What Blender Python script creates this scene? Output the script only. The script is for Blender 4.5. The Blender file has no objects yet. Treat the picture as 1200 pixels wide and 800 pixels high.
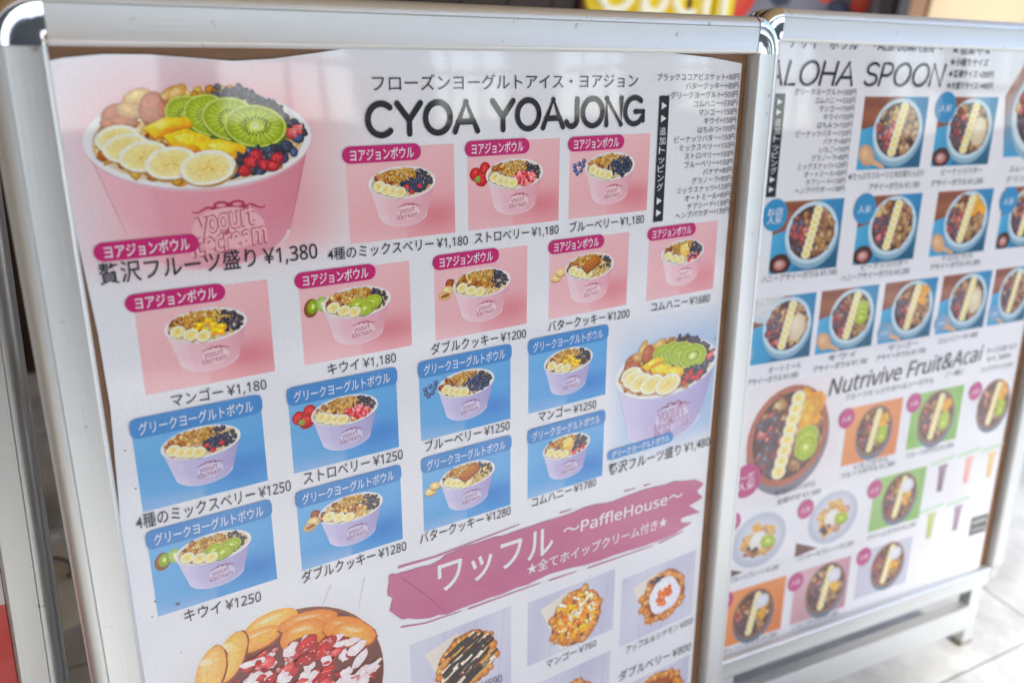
import bpy, math, random
import numpy as np
from mathutils import Matrix, Vector

random.seed(7)
SC = bpy.context.scene
COL = SC.collection

# ------------------------------------------------------------------ camera
CAM_H = 1.12875
CAM_ROT = ((0.996128, 0.087914, 0.0), (0.036548, -0.414117, 0.909490), (0.079957, -0.905968, -0.415726))  # rows: world x, y, z in terms of right, down, forward
cam = bpy.data.cameras.new('camera')
cam.sensor_width = 36.0
cam.lens = 30.3067
cam.clip_start = 0.02
cam.clip_end = 200
cam.dof.use_dof = True
cam.dof.focus_distance = 0.83
cam.dof.aperture_fstop = 3.2
camo = bpy.data.objects.new('camera', cam)
COL.objects.link(camo)
Wm = Matrix(CAM_ROT)
R = Matrix((Wm.col[0], -Wm.col[1], -Wm.col[2])).transposed()
camo.matrix_world = Matrix.Translation((0, 0, CAM_H)) @ R.to_4x4()
SC.camera = camo

# ------------------------------------------------------------------ sky, sun, exposure
SUN_EL, SUN_AZ = math.radians(50), math.radians(138)   # azimuth measured clockwise from +Y
w = bpy.data.worlds.new('World')
SC.world = w
w.use_nodes = True
nt = w.node_tree
bg = nt.nodes['Background']
sky = nt.nodes.new('ShaderNodeTexSky')
sky.sky_type = 'NISHITA'
sky.sun_disc = False
sky.sun_elevation = SUN_EL
sky.sun_rotation = SUN_AZ
sky.air_density = 1.0
sky.dust_density = 1.5
sky.ozone_density = 1.0
nt.links.new(sky.outputs[0], bg.inputs[0])
bg.inputs[1].default_value = 0.15
sl = bpy.data.lights.new('sun', 'SUN')
sl.energy = 2.6
sl.angle = math.radians(12)
sl.color = (1.0, 0.985, 0.96)
so = bpy.data.objects.new('sun', sl)
COL.objects.link(so)
d = Vector((math.sin(SUN_AZ) * math.cos(SUN_EL), math.cos(SUN_AZ) * math.cos(SUN_EL), math.sin(SUN_EL)))
so.rotation_euler = d.to_track_quat('Z', 'Y').to_euler()
SC.view_settings.view_transform = 'Standard'
SC.view_settings.look = 'None'
SC.view_settings.gamma = 1
SC.view_settings.use_curve_mapping = False
SC.view_settings.exposure = 1.74
SC.cycles.max_bounces = 6
SC.cycles.diffuse_bounces = 4
SC.cycles.glossy_bounces = 3
SC.cycles.use_denoising = True


# ------------------------------------------------------------------ colours and materials
def lin(h, a=1.0):
    if isinstance(h, str):
        h = h.lstrip('#')
        v = [int(h[i:i + 2], 16) / 255 for i in (0, 2, 4)]
    else:
        v = [c / 255 for c in h]
    return tuple([(c / 12.92 if c <= 0.04045 else ((c + 0.055) / 1.055) ** 2.4) for c in v])


def mixc(a, b, t):
    return tuple(a[i] + (b[i] - a[i]) * t for i in range(3))


def new_mat(name):
    m = bpy.data.materials.new(name)
    m.use_nodes = True
    return m, m.node_tree, m.node_tree.nodes['Principled BSDF']


def simple_mat(name, col, rough=0.5, metal=0.0, bump=0.0, bscale=80.0, var=0.0, vscale=6.0, coat=0.0, stretch=None, emit=0.0):
    m, t, p = new_mat(name)
    p.inputs['Base Color'].default_value = (*col, 1)
    p.inputs['Roughness'].default_value = rough
    p.inputs['Metallic'].default_value = metal
    p.inputs['Coat Weight'].default_value = coat
    tc = t.nodes.new('ShaderNodeTexCoord')
    src = tc.outputs['Object']
    if stretch:
        mp = t.nodes.new('ShaderNodeMapping')
        mp.inputs['Scale'].default_value = stretch
        t.links.new(src, mp.inputs[0])
        src = mp.outputs[0]
    if var:
        n = t.nodes.new('ShaderNodeTexNoise')
        n.inputs['Scale'].default_value = vscale
        n.inputs['Detail'].default_value = 6
        t.links.new(src, n.inputs['Vector'])
        r = t.nodes.new('ShaderNodeMapRange')
        r.inputs['From Min'].default_value = 0.3
        r.inputs['From Max'].default_value = 0.7
        r.inputs['To Min'].default_value = 1 - var
        r.inputs['To Max'].default_value = 1 + var * 0.5
        t.links.new(n.outputs['Fac'], r.inputs['Value'])
        mx = t.nodes.new('ShaderNodeVectorMath')
        mx.operation = 'SCALE'
        mx.inputs[0].default_value = col
        t.links.new(r.outputs[0], mx.inputs['Scale'])
        t.links.new(mx.outputs[0], p.inputs['Base Color'])
        rr = t.nodes.new('ShaderNodeMapRange')
        rr.inputs['To Min'].default_value = rough * 0.8
        rr.inputs['To Max'].default_value = min(1, rough * 1.25)
        t.links.new(n.outputs['Fac'], rr.inputs['Value'])
        t.links.new(rr.outputs[0], p.inputs['Roughness'])
    if bump:
        n = t.nodes.new('ShaderNodeTexNoise')
        n.inputs['Scale'].default_value = bscale
        n.inputs['Detail'].default_value = 5
        t.links.new(src, n.inputs['Vector'])
        b = t.nodes.new('ShaderNodeBump')
        b.inputs['Strength'].default_value = bump
        b.inputs['Distance'].default_value = 0.002
        t.links.new(n.outputs['Fac'], b.inputs['Height'])
        t.links.new(b.outputs[0], p.inputs['Normal'])
    if emit:
        p.inputs['Emission Color'].default_value = (*col, 1)
        p.inputs['Emission Strength'].default_value = emit
    return m


def print_mat():
    """Ink on paper under a clear glossy film: colour is the print itself, stored per vertex."""
    m, t, p = new_mat('laminated_print')
    a = t.nodes.new('ShaderNodeAttribute')
    a.attribute_name = 'Col'
    tc = t.nodes.new('ShaderNodeTexCoord')
    n = t.nodes.new('ShaderNodeTexNoise')
    n.inputs['Scale'].default_value = 420
    n.inputs['Detail'].default_value = 2
    t.links.new(tc.outputs['Object'], n.inputs['Vector'])
    r = t.nodes.new('ShaderNodeMapRange')
    r.inputs['To Min'].default_value = 0.90
    r.inputs['To Max'].default_value = 1.08
    t.links.new(n.outputs['Fac'], r.inputs['Value'])
    v = t.nodes.new('ShaderNodeVectorMath')
    v.operation = 'SCALE'
    t.links.new(a.outputs['Color'], v.inputs[0])
    t.links.new(r.outputs[0], v.inputs['Scale'])
    # photographed food: mottled light and dark grain, only where the print shows food (alpha)
    g = t.nodes.new('ShaderNodeTexNoise')
    g.inputs['Scale'].default_value = 330
    g.inputs['Detail'].default_value = 4
    g.inputs['Roughness'].default_value = 0.75
    t.links.new(tc.outputs['Object'], g.inputs['Vector'])
    gr = t.nodes.new('ShaderNodeMapRange')
    gr.inputs['From Min'].default_value = 0.33
    gr.inputs['From Max'].default_value = 0.67
    gr.inputs['To Min'].default_value = 0.66
    gr.inputs['To Max'].default_value = 1.52
    gr.clamp = False
    t.links.new(g.outputs['Fac'], gr.inputs['Value'])
    v2 = t.nodes.new('ShaderNodeVectorMath')
    v2.operation = 'SCALE'
    t.links.new(v.outputs[0], v2.inputs[0])
    t.links.new(gr.outputs[0], v2.inputs['Scale'])
    mx = t.nodes.new('ShaderNodeMix')
    mx.data_type = 'RGBA'
    t.links.new(a.outputs['Alpha'], mx.inputs['Factor'])
    t.links.new(v.outputs[0], mx.inputs[6])
    t.links.new(v2.outputs[0], mx.inputs[7])
    t.links.new(mx.outputs[2], p.inputs['Base Color'])
    p.inputs['Roughness'].default_value = 0.6
    p.inputs['Specular IOR Level'].default_value = 0.2
    p.inputs['Coat Weight'].default_value = 1.0
    p.inputs['Coat Roughness'].default_value = 0.04
    p.inputs['Coat IOR'].default_value = 1.56
    n2 = t.nodes.new('ShaderNodeTexNoise')
    n2.inputs['Scale'].default_value = 4.5
    n2.inputs['Detail'].default_value = 1
    t.links.new(tc.outputs['Object'], n2.inputs['Vector'])
    b = t.nodes.new('ShaderNodeBump')
    b.inputs['Strength'].default_value = 0.35
    b.inputs['Distance'].default_value = 0.006
    t.links.new(n2.outputs['Fac'], b.inputs['Height'])
    t.links.new(b.outputs[0], p.inputs['Coat Normal'])
    return m


M_PRINT = print_mat()
M_ALU = simple_mat('anodised_aluminium', (0.70, 0.715, 0.71), 0.40, 0.6, var=0.07, vscale=22, bump=0.10, bscale=420, stretch=(1, 1, 0.06))
M_ALU_H = simple_mat('anodised_aluminium_cross', (0.70, 0.715, 0.71), 0.40, 0.6, var=0.07, vscale=22, bump=0.10, bscale=420, stretch=(0.06, 1, 1))
for m_ in (M_ALU, M_ALU_H):      # small dark scuffs and pits in the anodising
    t_ = m_.node_tree
    p_ = t_.nodes['Principled BSDF']
    src_ = p_.inputs['Base Color'].links[0].from_socket
    tc_ = t_.nodes.new('ShaderNodeTexCoord')
    n_ = t_.nodes.new('ShaderNodeTexNoise')
    n_.inputs['Scale'].default_value = 95
    n_.inputs['Detail'].default_value = 3
    t_.links.new(tc_.outputs['Object'], n_.inputs['Vector'])
    r_ = t_.nodes.new('ShaderNodeMapRange')
    r_.inputs['From Min'].default_value = 0.70
    r_.inputs['From Max'].default_value = 0.76
    r_.inputs['To Max'].default_value = 0.55
    t_.links.new(n_.outputs['Fac'], r_.inputs['Value'])
    x_ = t_.nodes.new('ShaderNodeMix')
    x_.data_type = 'RGBA'
    x_.inputs[7].default_value = (0.18, 0.17, 0.16, 1)
    t_.links.new(r_.outputs[0], x_.inputs['Factor'])
    t_.links.new(src_, x_.inputs[6])
    t_.links.new(x_.outputs[2], p_.inputs['Base Color'])
M_ALU_SIDE = simple_mat('aluminium_grooved_side', (0.42, 0.39, 0.34), 0.5, 0.5, var=0.08, vscale=12)
M_CHROME = simple_mat('chrome', (0.62, 0.61, 0.60), 0.06, 1.0)
M_RUBBER = simple_mat('black_rubber', (0.03, 0.03, 0.03), 0.7)
M_BACKING = simple_mat('brown_backing_board', (0.24, 0.12, 0.055), 0.55, var=0.2, vscale=14, stretch=(1, 1, 6))
M_GROUT = simple_mat('grout', (0.22, 0.21, 0.19), 0.9, var=0.2)


# ------------------------------------------------------------------ object helpers
def add_obj(name, me, parent=None, mw=None, ml=None):
    o = bpy.data.objects.new(name, me)
    COL.objects.link(o)
    if parent is not None:
        o.parent = parent
    if ml is not None:
        o.matrix_local = ml
    elif mw is not None:
        o.matrix_world = mw
    return o


def thing(name, label, cat, mw, group=None):
    o = bpy.data.objects.new(name, None)
    o.empty_display_size = 0.1
    COL.objects.link(o)
    o.matrix_world = mw
    o['label'] = label
    o['category'] = cat
    if group:
        o['group'] = group
    return o


def mesh(name, V, F, mat, smooth=False):
    me = bpy.data.meshes.new(name)
    me.from_pydata([tuple(v) for v in V], [], F)
    me.materials.append(mat)
    if smooth:
        me.polygons.foreach_set('use_smooth', [True] * len(me.polygons))
    me.update()
    return me


def box(x0, x1, y0, y1, z0, z1, bev=0.0):
    import bmesh
    bm = bmesh.new()
    bmesh.ops.create_cube(bm, size=1)
    for v in bm.verts:
        v.co = Vector(((x0 + x1) / 2 + v.co.x * (x1 - x0), (y0 + y1) / 2 + v.co.y * (y1 - y0), (z0 + z1) / 2 + v.co.z * (z1 - z0)))
    if bev:
        bmesh.ops.bevel(bm, geom=bm.edges[:], offset=bev, segments=2, affect='EDGES', profile=0.6)
    V = [v.co.copy() for v in bm.verts]
    bm.verts.ensure_lookup_table()
    bm.verts.index_update()
    F = [[v.index for v in f.verts] for f in bm.faces]
    bm.free()
    return V, F


def join(parts):
    V, F = [], []
    for v, f in parts:
        o = len(V)
        V += list(v)
        F += [[i + o for i in g] for g in f]
    return V, F


# ------------------------------------------------------------------ text outlines
_tc = {}
try:   # plain sans letters that ship with Blender; the built-in face is the fallback
    import os
    SANS = bpy.data.fonts.load(os.path.join(bpy.utils.resource_path('LOCAL'), 'datafiles', 'fonts', 'NotoSansHebrew-Regular.woff2'))
except Exception:
    SANS = None


def _run(s, off, font):
    cu = bpy.data.curves.new('t', 'FONT')
    if font:
        cu.font = font
    cu.body = s
    cu.offset = off
    cu.resolution_u = 3
    cu.fill_mode = 'FRONT'
    o = bpy.data.objects.new('t', cu)
    COL.objects.link(o)
    bpy.context.view_layer.update()
    me = o.to_mesh()
    V = np.array([v.co[:2] for v in me.vertices], dtype=float).reshape(-1, 2)
    F = [list(p.vertices) for p in me.polygons]
    o.to_mesh_clear()
    bpy.data.objects.remove(o)
    bpy.data.curves.remove(cu)
    return V, F


def text_geo(s, off=0.0, shear=0.0):
    """Outline of a string in em units, Latin runs and Japanese runs set side by side."""
    key = (s, off, shear)
    if key in _tc:
        return _tc[key]
    runs = []
    for ch in s:
        lat = ch.isascii() and ch not in ' 4' and SANS is not None
        if ch == ' ':
            lat = runs[-1][0] if runs else False
        if runs and runs[-1][0] == lat:
            runs[-1][1] += ch
        else:
            runs.append([lat, ch])
    X, VV, FF, n = 0.0, [], [], 0
    for lat, r in runs:
        k2 = (r, off, 'L' if lat else 'J')
        if k2 not in _tc:
            V, F = _run(r, off, SANS if lat else None)
            if lat:
                V = V * 1.2
            _tc[k2] = (V, F)
        V, F = _tc[k2]
        if not len(V):
            X += 0.3
            continue
        W = V.copy()
        W[:, 0] += X - V[:, 0].min()
        X = W[:, 0].max() + 0.08 + (0.2 if r.endswith(' ') else 0)
        VV.append(W)
        FF += [[i + n for i in f] for f in F]
        n += len(W)
    V = np.concatenate(VV) if VV else np.zeros((0, 2))
    if shear:
        V = V.copy()
        V[:, 0] += V[:, 1] * shear
    _tc[key] = (V, FF)
    return V, FF


def arc_pts(cx, cy, rx, ry, a0, a1, n=20):
    return [(cx + rx * math.cos(math.radians(a0 + (a1 - a0) * i / n)), cy + ry * math.sin(math.radians(a0 + (a1 - a0) * i / n))) for i in range(n + 1)]


ROUND = {   # rounded poster capitals: (width, strokes), cap height 1
    'C': (.86, [arc_pts(.46, .5, .42, .48, 48, 312)]),
    'Y': (.80, [[(.02, .97), (.40, .45)], [(.78, .97), (.40, .45), (.40, .03)]]),
    'O': (.92, [arc_pts(.46, .5, .42, .48, 0, 360, 32)]),
    'A': (.84, [[(.02, .03), (.42, .97), (.82, .03)], [(.15, .34), (.69, .34)]]),
    'J': (.56, [[(.46, .97), (.46, .28)] + arc_pts(.24, .26, .22, .23, 0, -165, 12)]),
    'N': (.72, [[(.04, .03), (.04, .97), (.68, .03), (.68, .97)]]),
    'G': (.88, [arc_pts(.46, .5, .42, .48, 48, 330), [(.50, .47), (.86, .47), (.86, .14)]]),
    'L': (.52, [[(.04, .97), (.04, .03), (.48, .03)]]),
    'H': (.74, [[(.04, .97), (.04, .03)], [(.70, .97), (.70, .03)], [(.04, .5), (.70, .5)]]),
    'S': (.70, [arc_pts(.35, .735, .29, .235, 30, 250, 14) + arc_pts(.35, .265, .31, .235, 75, -155, 16)]),
    'P': (.62, [[(.04, .03), (.04, .97), (.32, .97)] + arc_pts(.32, .71, .27, .26, 90, -90, 12) + [(.04, .45)]]),
    ' ': (.32, [])}

EPS = 1.0e-6   # thickness of one ink layer, metres


class Ink:
    """Collects flat printed shapes in poster units (x right, y down); each shape lies one ink layer above the last."""

    def __init__(s, K, base=0.0):
        s.K = K
        s.V, s.F, s.C = [], [], []
        s.base = base
        s.n = 0
        s.tex = 0.0
        s.clip = None
        s.A = []

    def lay(s):
        s.n += 1
        return -(s.base + s.n * EPS)

    def add(s, pts, cols, faces, y=None):
        if y is None:
            y = s.lay()
        o = len(s.V)
        for (a, b) in pts:
            if s.clip:
                a = min(max(a, s.clip[0]), s.clip[2])
                b = min(max(b, s.clip[1]), s.clip[3])
            s.V.append((a * s.K, y, -b * s.K))
        s.C += cols
        s.A += [s.tex] * len(cols)
        s.F += [[i + o for i in f] for f in faces]

    def ell(s, cx, cy, rx, ry, c0, c1=None, rot=0.0, n=14, wob=0.0, off=(-0.25, -0.3), y=None):
        c1 = c1 or c0
        P = [(cx + off[0] * rx, cy + off[1] * ry)]
        C = [c0]
        cr, sr = math.cos(rot), math.sin(rot)
        for i in range(n):
            t = i / n * 2 * math.pi
            k = 1 + (random.uniform(-wob, wob) if wob else 0)
            a, b = rx * k * math.cos(t), ry * k * math.sin(t)
            P.append((cx + a * cr - b * sr, cy + a * sr + b * cr))
            C.append(c1)
        s.add(P, C, [[0, 1 + i, 1 + (i + 1) % n] for i in range(n)], y)

    def ring(s, cx, cy, rx, ry, rx2, ry2, c0, c1, n=48, cy2=None, a0=0, a1=2 * math.pi):
        P, C = [], []
        cy2 = cy if cy2 is None else cy2
        for i in range(n + 1):
            t = a0 + (a1 - a0) * i / n
            P += [(cx + rx * math.cos(t), cy + ry * math.sin(t)), (cx + rx2 * math.cos(t), cy2 + ry2 * math.sin(t))]
            C += [c0, c1]
        s.add(P, C, [[2 * i, 2 * i + 2, 2 * i + 3, 2 * i + 1] for i in range(n)])

    def poly(s, pts, cols, y=None):
        if not isinstance(cols, list):
            cols = [cols] * len(pts)
        s.add(pts, cols, [list(range(len(pts)))], y)

    def stroke(s, pts, w0, col, w1=None, col1=None):
        w1 = w0 if w1 is None else w1
        P, C = [], []
        n = len(pts)
        for i, (a, b) in enumerate(pts):
            p, q = pts[max(0, i - 1)], pts[min(n - 1, i + 1)]
            dx, dy = q[0] - p[0], q[1] - p[1]
            L = math.hypot(dx, dy) or 1
            ww = (w0 + (w1 - w0) * i / (n - 1)) / 2
            P += [(a - dy / L * ww, b + dx / L * ww), (a + dy / L * ww, b - dx / L * ww)]
            c = mixc(col, col1, i / (n - 1)) if col1 else col
            C += [c, c]
        s.add(P, C, [[2 * i, 2 * i + 2, 2 * i + 3, 2 * i + 1] for i in range(n - 1)])

    def grid(s, x0, y0, x1, y1, nx, ny, fn):
        P, C = [], []
        for j in range(ny + 1):
            for i in range(nx + 1):
                x, y = x0 + (x1 - x0) * i / nx, y0 + (y1 - y0) * j / ny
                P.append((x, y))
                C.append(fn(x, y))
        m = nx + 1
        s.add(P, C, [[j * m + i, j * m + i + 1, (j + 1) * m + i + 1, (j + 1) * m + i] for j in range(ny) for i in range(nx)])

    def rrect(s, x0, y0, x1, y1, r, col, n=6):
        P = []
        for cx, cy, a in ((x1 - r, y1 - r, 0), (x0 + r, y1 - r, 90), (x0 + r, y0 + r, 180), (x1 - r, y0 + r, 270)):
            for i in range(n + 1):
                t = math.radians(a + 90 * i / n)
                P.append((cx + r * math.cos(t), cy + r * math.sin(t)))
        s.poly(P, col)

    def text(s, st, x0, y0, x1, y1, em, col, bold=0.0, shear=0.0, align='fit', clipx=None):
        V, F = text_geo(st, bold, shear)
        if not len(V):
            return
        mn, mx = V[:, 0].min(), V[:, 0].max()
        L = math.hypot(x1 - x0, y1 - y0)
        k = L / (mx - mn) if align == 'fit' else em
        ux, uy = ((x1 - x0) / L, (y1 - y0) / L)
        P = []
        for a, b in V:
            a = (a - mn) * k
            if align == 'right':
                a = a + L - (mx - mn) * k
            b = b * em
            X, Y = x0 + ux * a + uy * b, y0 + uy * a - ux * b
            if clipx is not None:
                X = max(X, clipx)
            P.append((X, Y))
        s.add(P, [col] * len(P), F)

    def round_text(s, st, x0, y0, x1, y1, cap, wt, col, shear=0.0, gap=0.07, clipx=None):
        tot = sum(ROUND[c][0] for c in st) + gap * (len(st) - 1)
        L = math.hypot(x1 - x0, y1 - y0)
        kx = L / tot
        ux, uy = (x1 - x0) / L, (y1 - y0) / L
        X = 0
        for c in st:
            wd, strokes = ROUND[c]
            for st_ in strokes:
                Q = []
                for a, b in st_:
                    a2 = (X + a) * kx + b * cap * shear
                    Q.append((max(clipx, x0 + ux * a2 + uy * b * cap) if clipx is not None else x0 + ux * a2 + uy * b * cap, y0 + uy * a2 - ux * b * cap))
                s.stroke(Q, wt, col)
                yy = s.lay()
                for q in (Q[0], Q[-1]):
                    s.ell(q[0], q[1], wt / 2, wt / 2, col, col, 0, 14, y=yy)
                if len(Q) < 8:
                    for q in Q[1:-1]:
                        s.ell(q[0], q[1], wt / 2, wt / 2, col, col, 0, 14)
            X += wd + gap

    def build(s, name, parent=None, mat=None, **kw):
        me = mesh(name, s.V, s.F, mat or M_PRINT)
        ca = me.color_attributes.new('Col', 'FLOAT_COLOR', 'POINT')
        buf = np.ones((len(s.V), 4), dtype=np.float32)
        cc = np.array(s.C)
        lum = cc @ np.array([0.3, 0.6, 0.1])
        food = np.array(s.A)[:, None] > 0
        cc = np.where(food, np.clip(lum[:, None] + (cc - lum[:, None]) * 1.22, 0, 1) * 1.10, cc)
        buf[:, :3] = np.clip(cc, 0, 0.9)
        buf[:, 3] = np.array(s.A)
        ca.data.foreach_set('color', buf.ravel())
        # every printed face looks out of the poster (-Y)
        me.update()
        nrm = np.empty(len(me.polygons) * 3)
        me.polygons.foreach_get('normal', nrm)
        bad = [i for i in range(len(me.polygons)) if nrm[3 * i + 1] > 0]
        if bad:
            import bmesh
            bm = bmesh.new()
            bm.from_mesh(me)
            bm.faces.ensure_lookup_table()
            bmesh.ops.reverse_faces(bm, faces=[bm.faces[i] for i in bad])
            bm.to_mesh(me)
            bm.free()
        return add_obj(name, me, parent, **kw)


# ------------------------------------------------------------------ printed food
def rnd(a, b):
    return random.uniform(a, b)


def jit(c, v=0.15):
    k = 1 + rnd(-v, v)
    return tuple(min(1, max(0, ch * k)) for ch in c)


CREAM, BAN, BAN_E = lin('#f4e4b4'), lin('#f0d68c'), lin('#e3c070')
NUT, NUT_D = lin('#c98545'), lin('#7c3f1d')
GRA, GRA_D = lin('#e6b860'), lin('#9a6322')
DARK, DARK_L = lin('#241a26'), lin('#5b4a5a')
BLUE_L, BLUE_D = lin('#5a6a94'), lin('#1b2138')
RED_L, RED_D = lin('#ee5a5c'), lin('#a8132a')
MAN_L, MAN_D = lin('#ffd038'), lin('#e89408')
KIW, KIW_L, KIW_D = lin('#9aae38'), lin('#d9e089'), lin('#66761f')
WHITE = (0.86, 0.86, 0.88)


def banana(I, x, y, rx, ry, rot=-0.1, hi=False):
    tex, I.tex = I.tex, 0.22
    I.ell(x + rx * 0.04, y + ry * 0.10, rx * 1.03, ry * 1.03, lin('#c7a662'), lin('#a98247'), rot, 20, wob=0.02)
    I.ell(x, y, rx, ry, lin('#f7ebc8'), lin('#fdf7e2'), rot, 20, wob=0.02)
    I.ell(x, y + ry * 0.02, rx * 0.84, ry * 0.80, lin('#eed28a'), lin('#f5e2ae'), rot, 20, off=(rnd(-.2, .2), rnd(-.2, .2)), wob=0.03)
    if not hi:
        I.ell(x, y, rx * 0.3, ry * 0.25, lin('#e0bd74'), lin('#edd194'), rot, 8, wob=0.1)
    if hi:
        for k in range(3):
            a = k * 2.1 + 0.5
            I.ell(x + rx * 0.15 * math.cos(a), y + ry * 0.15 * math.sin(a), rx * 0.13, ry * 0.05, BAN_E, lin('#cfa85a'), a, 8)
        for k in range(14):
            a = k / 14 * 6.283
            I.stroke([(x + rx * 0.3 * math.cos(a), y + ry * 0.3 * math.sin(a)), (x + rx * 0.75 * math.cos(a), y + ry * 0.75 * math.sin(a))], rx * 0.03, lin('#e8cc86'), rx * 0.01)
        for k in range(26):
            a, q = rnd(0, 6.28), rnd(0.05, 0.8)
            I.ell(x + rx * q * math.cos(a), y + ry * q * math.sin(a), rx * rnd(.03, .09), ry * rnd(.03, .07), random.choice([lin('#f6e4b2'), lin('#ead08c'), lin('#f9ecc6')]), lin('#f0d99c'), a, 6)
    I.tex = tex


def kiwi(I, x, y, rx, ry, rot=0.0, hi=False, n=18):
    tex, I.tex = I.tex, 0.4
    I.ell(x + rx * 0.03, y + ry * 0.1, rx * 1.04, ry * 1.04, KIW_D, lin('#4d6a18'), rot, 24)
    I.ell(x, y, rx, ry, KIW, lin('#c6cf7a'), rot, 24, off=(0, 0), wob=0.015)
    I.ell(x, y, rx * 0.92, ry * 0.9, lin('#c0cd60'), lin('#93a532'), rot, 24, off=(0, 0), wob=0.02)
    c, s = math.cos(rot), math.sin(rot)
    for k in range(n):
        a = k / n * 6.283
        f = lambda r: (x + rx * r * math.cos(a) * c - ry * r * math.sin(a) * s, y + rx * r * math.cos(a) * s + ry * r * math.sin(a) * c)
        I.stroke([f(0.3), f(0.8)], rx * 0.05, lin('#c6dc78'), rx * 0.02)
    I.ell(x, y, rx * 0.24, ry * 0.24, lin('#eef0bd'), lin('#cddc86'), rot, 14, wob=0.1, off=(0, 0))
    for k in range(n):
        a = (k + 0.5) / n * 6.283
        for q in ((0.36, 0.45) if hi else (0.4,)):
            q += rnd(-0.04, 0.04)
            I.ell(x + rx * q * math.cos(a), y + ry * q * math.sin(a), rx * 0.045, ry * 0.035, DARK, DARK, a, 6)
    I.tex = tex


def berry(I, x, y, r, l, dk, sq=0.8):
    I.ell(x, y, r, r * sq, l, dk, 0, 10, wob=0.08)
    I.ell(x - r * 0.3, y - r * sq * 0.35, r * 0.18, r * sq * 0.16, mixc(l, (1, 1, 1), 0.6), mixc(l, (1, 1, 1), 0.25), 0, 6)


def raspb(I, x, y, r):
    I.ell(x, y, r, r * 0.85, RED_L, lin('#7c0e20'), 0, 12)
    for k in range(9):
        a, q = rnd(0, 6.28), rnd(0.1, 0.75)
        I.ell(x + r * q * math.cos(a), y + r * 0.8 * q * math.sin(a), r * 0.26, r * 0.22, lin('#e96a70'), lin('#b01c34'), 0, 7)


def scatter(I, cx, cy, rx, ry, n, r, pal, sq=0.75, inside=None, hl=0.3):
    for k in range(n):
        for _ in range(20):
            a, q = rnd(0, 6.283), math.sqrt(rnd(0, 1))
            x, y = cx + rx * q * math.cos(a), cy + ry * q * math.sin(a)
            if inside is None or inside(x, y):
                break
        else:
            continue
        l, dk = random.choice(pal)
        rr = r * rnd(0.7, 1.3)
        I.ell(x, y, rr, rr * sq, jit(l), jit(dk), rnd(0, 3), 7, wob=0.22)
        if random.random() < hl:
            I.ell(x - rr * 0.25, y - rr * 0.25, rr * 0.25, rr * 0.15, mixc(l, (1, 1, 1), 0.5), mixc(l, (1, 1, 1), 0.2), 0, 5)


P_GRA = [(GRA, GRA_D), (lin('#f0cc84'), lin('#b07f38')), (lin('#d39a44'), lin('#7f4d1b')), (lin('#f7e2b0'), lin('#c79a55'))]
P_NUT = [(NUT, NUT_D), (lin('#e0b075'), lin('#a06a32')), (lin('#a85f30'), lin('#5e2c16')), (lin('#f0d8a8'), lin('#c89c60'))]
P_RAI = [(lin('#6c6270'), lin('#2a2630')), (lin('#4f4048'), lin('#1d181e')), (lin('#4c5464'), lin('#20242e'))]
P_BLU = [(BLUE_L, BLUE_D), (lin('#46557e'), lin('#151a30')), (lin('#3b3f5e'), lin('#10121f'))]
P_STR = [(RED_L, RED_D), (lin('#f8a0a0'), lin('#d83c4c')), (lin('#e04048'), lin('#98101f')), (lin('#fbc4c0'), lin('#e66a70'))]
P_OAT = [(lin('#f6e4b8'), lin('#cfa562')), (lin('#fdf0d0'), lin('#dab980')), (lin('#eccb8a'), lin('#b98a45'))]


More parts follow.
